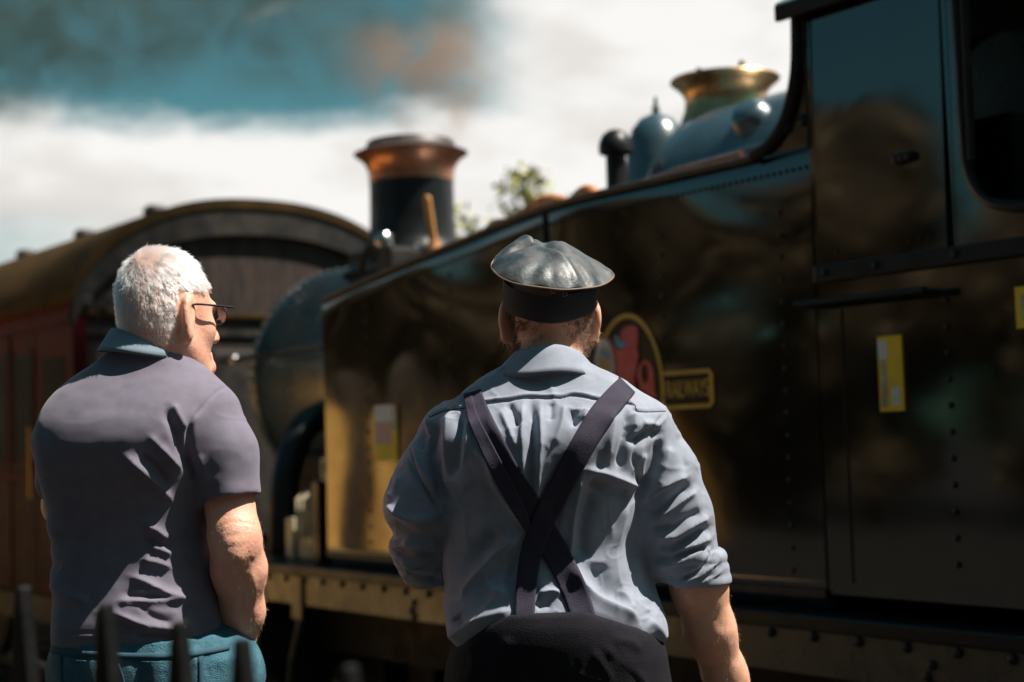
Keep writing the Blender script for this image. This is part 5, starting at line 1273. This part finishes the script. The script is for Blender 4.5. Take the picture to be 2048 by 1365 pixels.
    pf = np.where(side)[0]; n = 1500; pk = rng.choice(pf, n); r_ = (BV[BQ[pk]] * rng.dirichlet([1, 1, 1, 1], n)[:, :, None]).sum(1); nn = Nn[BQ[pk]].mean(1); nn /= ln(nn)[:, None]; ph = vnoise(r_, 60, 33) * 6
    hair('beard', r_ - off, nn * .9 + np.array([0, -.1, -.5]), rng.uniform(.010, .024, n), PE, M['sandhair'], 7, lambda c, d, k: .5 * np.stack([np.cos(ph + k), np.sin(ph + k), -.3 * np.ones(n)], 1), .00022, .4, .3)
    ca = np.where((cen[:, 2] < P(1400, 1180)[2]) & (to_px(cen)[0] > 1330))[0]; n = 1800
    pk = rng.choice(ca, n); r2 = (BV[BQ[pk]] * rng.dirichlet([1, 1, 1, 1], n)[:, :, None]).sum(1); n2 = Nn[BQ[pk]].mean(1)
    hair('arm_hair', r2 - off, n2 * .6 + np.array([.1, 0, -.6]), rng.uniform(.005, .012, n), PE, M['sandhair'], 4, lambda c, d, k: np.array([0, 0, -.2]), .00013, .4, .3)
    # glasses arm behind the left ear
    MB().tube([tuple(hc + Rm @ (np.array(q_) * s) - off) for q_ in ((-.076, -.03, -.004), (-.079, -.012, .016), (-.078, .04, .022), (-.07, .10, .02))], .0018, 6).build('glasses_arm', M['specs'], PE, smooth=True)
    for sx in (-1, 1):
        e = MB().lathe([(.0115 * math.sin(t), .0115 * math.cos(t)) for t in np.linspace(.02, math.pi - .02, 10)], (sx * .031 * s, .086 * s, .008 * s), 14, 'y').build('eye', M['eye'], PE, smooth=True)
        e.data.transform(Matrix.Translation(Vector(hc - off)) @ Matrix.Rotation(yaw, 4, 'Z'))
engine_man()

# ------------------------------------------------------------------ picket fence in the foreground
def fence():
    S = [(70, 1172, 1.96), (210, 1206, 1.85), (368, 1241, 1.74), (515, 1277, 1.635), (698, 1329, 1.53)]
    T = [at_y(*s) for s in S]
    step = (T[-1] - T[0]) / 4; base = T[0]
    fe = empty('picket_fence', 'dark pointed picket fence out of focus in front of the older man', 'fence', (base[0], base[1], 0))
    dr = step.copy(); dr[2] = 0; ln = np.linalg.norm(dr); e = dr / ln; nrm = np.array([e[1], -e[0], 0])
    for k in range(-3, 8):
        tip = T[k] if 0 <= k < 5 else base + step * k
        h = tip[2]; w, t = .023, .009; tilt = random.uniform(-.008, .008)
        prof = [(-w, 0), (w, 0), (w, h - .12), (.005, h), (-.005, h), (-w, h - .12)]
        o = MB().prism(prof, lambda a, z: e * a + nrm * -t + np.array([0, 0, z]), lambda a, z: e * a + nrm * t + np.array([0, 0, z])).build('picket', M['fence'], fe, bevel=.004)
        o.location = (tip[0] - base[0], tip[1] - base[1], 0); o.rotation_euler = (tilt, tilt * 2, 0)
    for z in (.35, .82):
        a = step * -3.6; b = step * 7.6; a[2] *= .8; b[2] *= .8
        V = []
        for p in (a, b):
            for (x, zz) in ((.012, -.035), (.04, -.035), (.04, .035), (.012, .035)): V.append(p + nrm * x + np.array([0, 0, z + zz]))
        MB().addvf(V, [(0, 1, 2, 3), (7, 6, 5, 4)] + [(i, (i + 1) % 4, 4 + (i + 1) % 4, 4 + i) for i in range(4)]).build('rail', M['fence'], fe)
fence()

# ------------------------------------------------------------------ yard trees, with bank and posts added for the engine's flank to mirror
def tree(loc, h, cr, n, leaf, label, size, name='tree', trunk_r=.16, zlo=.35, clump=26):
    t = empty(name, label, 'tree', loc)
    mb = MB(); mb.tube([(0, 0, 0), (.1, .05, h * .35), (.0, .1, h * .7), (.05, 0, h * .92)], [trunk_r, trunk_r * .8, trunk_r * .45, trunk_r * .15], 10)
    cs = []
    for k in range(clump):
        a = rng.uniform(0, 2 * math.pi); zz = rng.uniform(zlo, 1.0); rr = cr * math.sin(math.pi * min(.97, (zz - zlo) / (1 - zlo) * .82 + .15)) * rng.uniform(.4, 1.0)
        c = np.array([rr * math.cos(a), rr * math.sin(a), h * zz]); cs.append((c, rng.uniform(.14, .30) * cr))
        if k % 2 == 0: mb.tube([(0, .05, h * (zz * .6)), c * [.5, .5, 1] + [0, 0, -h * .05], c], [trunk_r * .3, trunk_r * .2, trunk_r * .06], 5)
    mb.build('trunk', M['bark'], t, smooth=True)
    ctr = np.array([c for c, _ in cs]); rad = np.array([r for _, r in cs]); pick = rng.integers(0, len(cs), n)
    d = rng.normal(size=(n, 3)); d /= np.linalg.norm(d, axis=1)[:, None]
    pos = ctr[pick] + d * (rad[pick] * rng.uniform(.35, 1.0, n) ** .6)[:, None]
    ax = rng.normal(size=(n, 3)); ax /= np.linalg.norm(ax, axis=1)[:, None]
    bx_ = np.cross(ax, rng.normal(size=(n, 3))); bx_ /= np.linalg.norm(bx_, axis=1)[:, None]
    s = size * rng.uniform(.6, 1.3, n)[:, None]
    V = np.stack([pos - ax * s, pos + bx_ * s * .5, pos + ax * s, pos - bx_ * s * .5], 1).reshape(-1, 3)
    me = arr_mesh('crown', V, np.arange(4 * n).reshape(n, 4))
    add('crown', me, leaf, t)
    return t
p = at_y(1060, 600, 22.0)
tree((p[0], p[1], -.2), 5.05, 1.75, 1400, M['leaf'], 'small sunlit yellow green tree peeping over the tank top beyond the engine', .08, clump=24, zlo=.55)
def S(v, u, z=0): return ORG + VV * v + DV * u + np.array([0, 0, z])
def woodland(name, spots, n, size, label):
    """a wood that reads as one dark mass: trunks and leaves together"""
    mb = MB(); VL = []
    for (x, y, h, cr) in spots:
        mb.tube([(x, y, 0), (x + .1, y, h * .4), (x, y, h * .85)], [.22, .16, .04], 7)
        k = 34; a = rng.uniform(0, 2 * math.pi, k); zz = rng.uniform(.10, 1.0, k)
        rr = cr * np.sin(np.pi * np.minimum(.97, (zz - .1) / .9 * .8 + .17)) * rng.uniform(.3, 1.0, k)
        ctr = np.stack([x + rr * np.cos(a), y + rr * np.sin(a), h * zz], 1); rad = rng.uniform(.16, .34, k) * cr; pick = rng.integers(0, k, n)
        d = rng.normal(size=(n, 3)); d /= ln(d)[:, None]; pos = ctr[pick] + d * (rad[pick] * rng.uniform(.3, 1, n) ** .6)[:, None]
        ax = rng.normal(size=(n, 3)); ax /= ln(ax)[:, None]; bx_ = np.cross(ax, rng.normal(size=(n, 3))); bx_ /= ln(bx_)[:, None]
        s = size * rng.uniform(.6, 1.3, n)[:, None]
        VL.append(np.stack([pos - ax * s, pos + bx_ * s * .5, pos + ax * s, pos - bx_ * s * .5], 1).reshape(-1, 3))
    V = np.concatenate(VL); me = arr_mesh(name, V, np.arange(len(V)).reshape(-1, 4))
    tr = mb.mesh(name + '_trunks'); bm = bmesh.new(); bm.from_mesh(me); bm.from_mesh(tr); bm.to_mesh(me); bm.free()
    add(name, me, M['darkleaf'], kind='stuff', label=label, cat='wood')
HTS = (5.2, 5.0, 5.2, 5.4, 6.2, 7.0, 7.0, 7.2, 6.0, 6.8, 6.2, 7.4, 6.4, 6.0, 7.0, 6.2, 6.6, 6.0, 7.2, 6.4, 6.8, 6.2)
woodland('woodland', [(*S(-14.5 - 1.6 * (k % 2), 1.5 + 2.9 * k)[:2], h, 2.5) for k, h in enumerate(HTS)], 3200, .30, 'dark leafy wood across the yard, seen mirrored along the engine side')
woodland('woodland', [(-17 + 3.0 * k, -6.5 - 1.8 * (k % 2), 8.5 + (k * 7 % 5) * .5, 3.1) for k in range(13)], 2600, .26, 'unseen dark wood added behind the camera to hold back sky light')  # trees added out of view to block low sky fill on the backs
def bank():  # unseen bank, sloped to the sun to brighten its reflection in the tank
    us = np.linspace(11.6, 24, 60); prof = [(-5.2, 0.006), (-5.6, .25), (-6.3, .95), (-7.0, 1.62), (-7.4, 1.80), (-9.5, 1.9), (-9.9, 0.0)]
    V = []
    for u in us:
        for v, z in prof:
            V.append(S(v + .05 * math.sin(3 * u + v), u, z * (1 + .03 * math.sin(1.7 * u + v)) if z > .01 else z))
    n = len(prof); F = [(i * n + j, i * n + j + 1, (i + 1) * n + j + 1, (i + 1) * n + j) for i in range(len(us) - 1) for j in range(n - 1)]
    MB().addvf(V, F).build('reflector_bank', M['wall'], smooth=True, kind='structure')
bank()
# reflections in the paintwork, put in as thin coloured plates
def reflection_patch(px0, py0, px1, py1, vv, parts, name):
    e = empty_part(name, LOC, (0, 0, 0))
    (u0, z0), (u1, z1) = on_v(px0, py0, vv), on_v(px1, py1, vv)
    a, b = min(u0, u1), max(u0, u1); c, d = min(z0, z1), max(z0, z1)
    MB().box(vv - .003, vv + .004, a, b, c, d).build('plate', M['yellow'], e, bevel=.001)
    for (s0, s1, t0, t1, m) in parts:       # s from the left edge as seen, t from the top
        MB().box(vv - .0045, vv - .002, b - (b - a) * s1, b - (b - a) * s0, d - (d - c) * t1, d - (d - c) * t0).build('reflection_tint', m, e)
reflection_patch(1755, 674, 1810, 822, -.004, [(.02, .40, .06, .30, M['white']), (.10, .34, .32, .95, M['cream']), (.52, .85, .68, .92, M['wheelgrey'])], 'painted_reflection')
reflection_patch(749, 812, 796, 922, -.006, [(.02, .86, .0, .30, M['white']), (.02, .80, .30, .70, M['pink']), (.80, 1.0, .0, .45, M['cream'])], 'painted_reflection')
reflection_patch(2030, 575, 2075, 655, -.004, [(.3, .7, .2, .8, M['cream'])], 'painted_reflection')
def mirror_spot(x, y, dist):
    r = ray(x, y); t = ((ORG - CAM) @ VV) / (r @ VV); p = CAM + r * t; q = r - 2 * (r @ VV) * VV; q /= np.linalg.norm(q)
    return p + q * dist
# unseen posts added in place of bystanders, mirrored as dark streaks in the tank
for k, (x, yt) in enumerate(((712, 745), (822, 720))):
    q = mirror_spot(x, yt, 5.0); e = empty('streak_post', ['short', 'tall'][k] + ' unseen dark post added to mirror as a streak in the tank side', 'post', (q[0], q[1], 0))
    MB().lathe([(.14, 0), (.13, q[2] - .30), (.11, q[2] - .12), (.06, q[2] - .03), (.01, q[2])], n=18).build('shaft', M['bark'], e, smooth=True)

# ------------------------------------------------------------------ smoke
def smoke():
    m = bpy.data.materials.new('smoke'); m.use_nodes = True; nt = m.node_tree; N = nt.nodes; Lk = nt.links; N.clear()
    out = N.new('ShaderNodeOutputMaterial'); pv = N.new('ShaderNodeVolumePrincipled'); Lk.new(pv.outputs[0], out.inputs['Volume'])
    tc = N.new('ShaderNodeTexCoord')
    def mth(op, a, b=None):
        x = N.new('ShaderNodeMath'); x.operation = op
        for i, s in enumerate((a, b)):
            if s is None: continue
            if isinstance(s, (int, float)): x.inputs[i].default_value = s
            else: Lk.new(s, x.inputs[i])
        return x.outputs[0]
    nz = N.new('ShaderNodeTexNoise'); Lk.new(tc.outputs['Object'], nz.inputs[0]); nz.inputs['Scale'].default_value = 2.3; nz.inputs['Detail'].default_value = 6; nz.inputs['Distortion'].default_value = .9
    at = N.new('ShaderNodeAttribute')
    # plume envelope: distance to a bent axis, in object space (x along the drift, z up)
    sp = N.new('ShaderNodeSeparateXYZ'); Lk.new(tc.outputs['Object'], sp.inputs[0]); x, y, z = sp.outputs
    # puffs: sum of soft blobs
    dens = None
    for (cx, cy, cz, r, a) in PUFFS:
        vm = N.new('ShaderNodeVectorMath'); vm.operation = 'DISTANCE'; Lk.new(tc.outputs['Object'], vm.inputs[0]); vm.inputs[1].default_value = (cx, cy, cz)
        mr = N.new('ShaderNodeMapRange'); mr.interpolation_type = 'SMOOTHSTEP'; Lk.new(vm.outputs['Value'], mr.inputs[0]); mr.inputs[1].default_value = r; mr.inputs[2].default_value = r * .15; mr.inputs[3].default_value = 0; mr.inputs[4].default_value = a
        dens = mr.outputs[0] if dens is None else mth('ADD', dens, mr.outputs[0])
    mr = N.new('ShaderNodeMapRange'); Lk.new(nz.outputs[0], mr.inputs[0]); mr.inputs[1].default_value = .44; mr.inputs[2].default_value = .62; mr.inputs[3].default_value = 0.05; mr.inputs[4].default_value = 1.0
    Lk.new(mth('MULTIPLY', dens, mr.outputs[0]), pv.inputs['Density'])
    cm = N.new('ShaderNodeMix'); cm.data_type = 'RGBA'; cm.inputs[6].default_value = (.13, .21, .21, 1); cm.inputs[7].default_value = (.50, .37, .30, 1)
    cr = N.new('ShaderNodeMapRange'); Lk.new(x, cr.inputs[0]); cr.inputs[1].default_value = -1.15; cr.inputs[2].default_value = -.75; cz = N.new('ShaderNodeMapRange'); Lk.new(z, cz.inputs[0]); cz.inputs[1].default_value = float(at_y(840, 75, 10.2)[2]); cz.inputs[2].default_value = float(at_y(840, 25, 10.2)[2]); cz.inputs[3].default_value = 1; cz.inputs[4].default_value = 0
    Lk.new(mth('MULTIPLY', cr.outputs[0], cz.outputs[0]), cm.inputs[0]); Lk.new(cm.outputs[2], pv.inputs['Color'])
    pv.inputs['Density Attribute'].default_value = ''; pv.inputs['Anisotropy'].default_value = .35
    lo = np.array([min(c[i] - c[3] for c in PUFFS) for i in range(3)]); hi = np.array([max(c[i] + c[3] for c in PUFFS) for i in range(3)])
    o = MB().box(lo[0], hi[0], lo[1], hi[1], lo[2], hi[2]).build('smoke', m, kind='stuff', label='dark grey and brown smoke drifting left from the engine chimney', cat='smoke')
PUFFS = []
c0 = S(1.3, CHU, 3.3)
for (x, y, Y, r, a) in ((830, 262, 10.0, .28, 1.6), (872, 218, 10.05, .38, 2.6), (890, 165, 10.1, .42, 5.0), (760, 115, 10.2, .44, 5.0), (875, 100, 10.2, .42, 5.5), (830, 90, 10.2, .4, 3.0), (840, -5, 10.4, .62, 5.5), (640, 15, 10.6, .8, 3.6),
                        (430, 15, 10.8, .75, 3.4), (230, 30, 11.0, .75, 3.6), (20, 60, 11.2, .9, 3.2), (-200, 40, 11.5, 1.3, 2.0), (560, -60, 10.8, .9, 1.8), (300, -80, 11, 1.0, 1.8), (-20, -90, 11.4, 1.3, 2.4)):
    q = at_y(x, y, Y); PUFFS.append((q[0], q[1], q[2], r, a))
smoke()
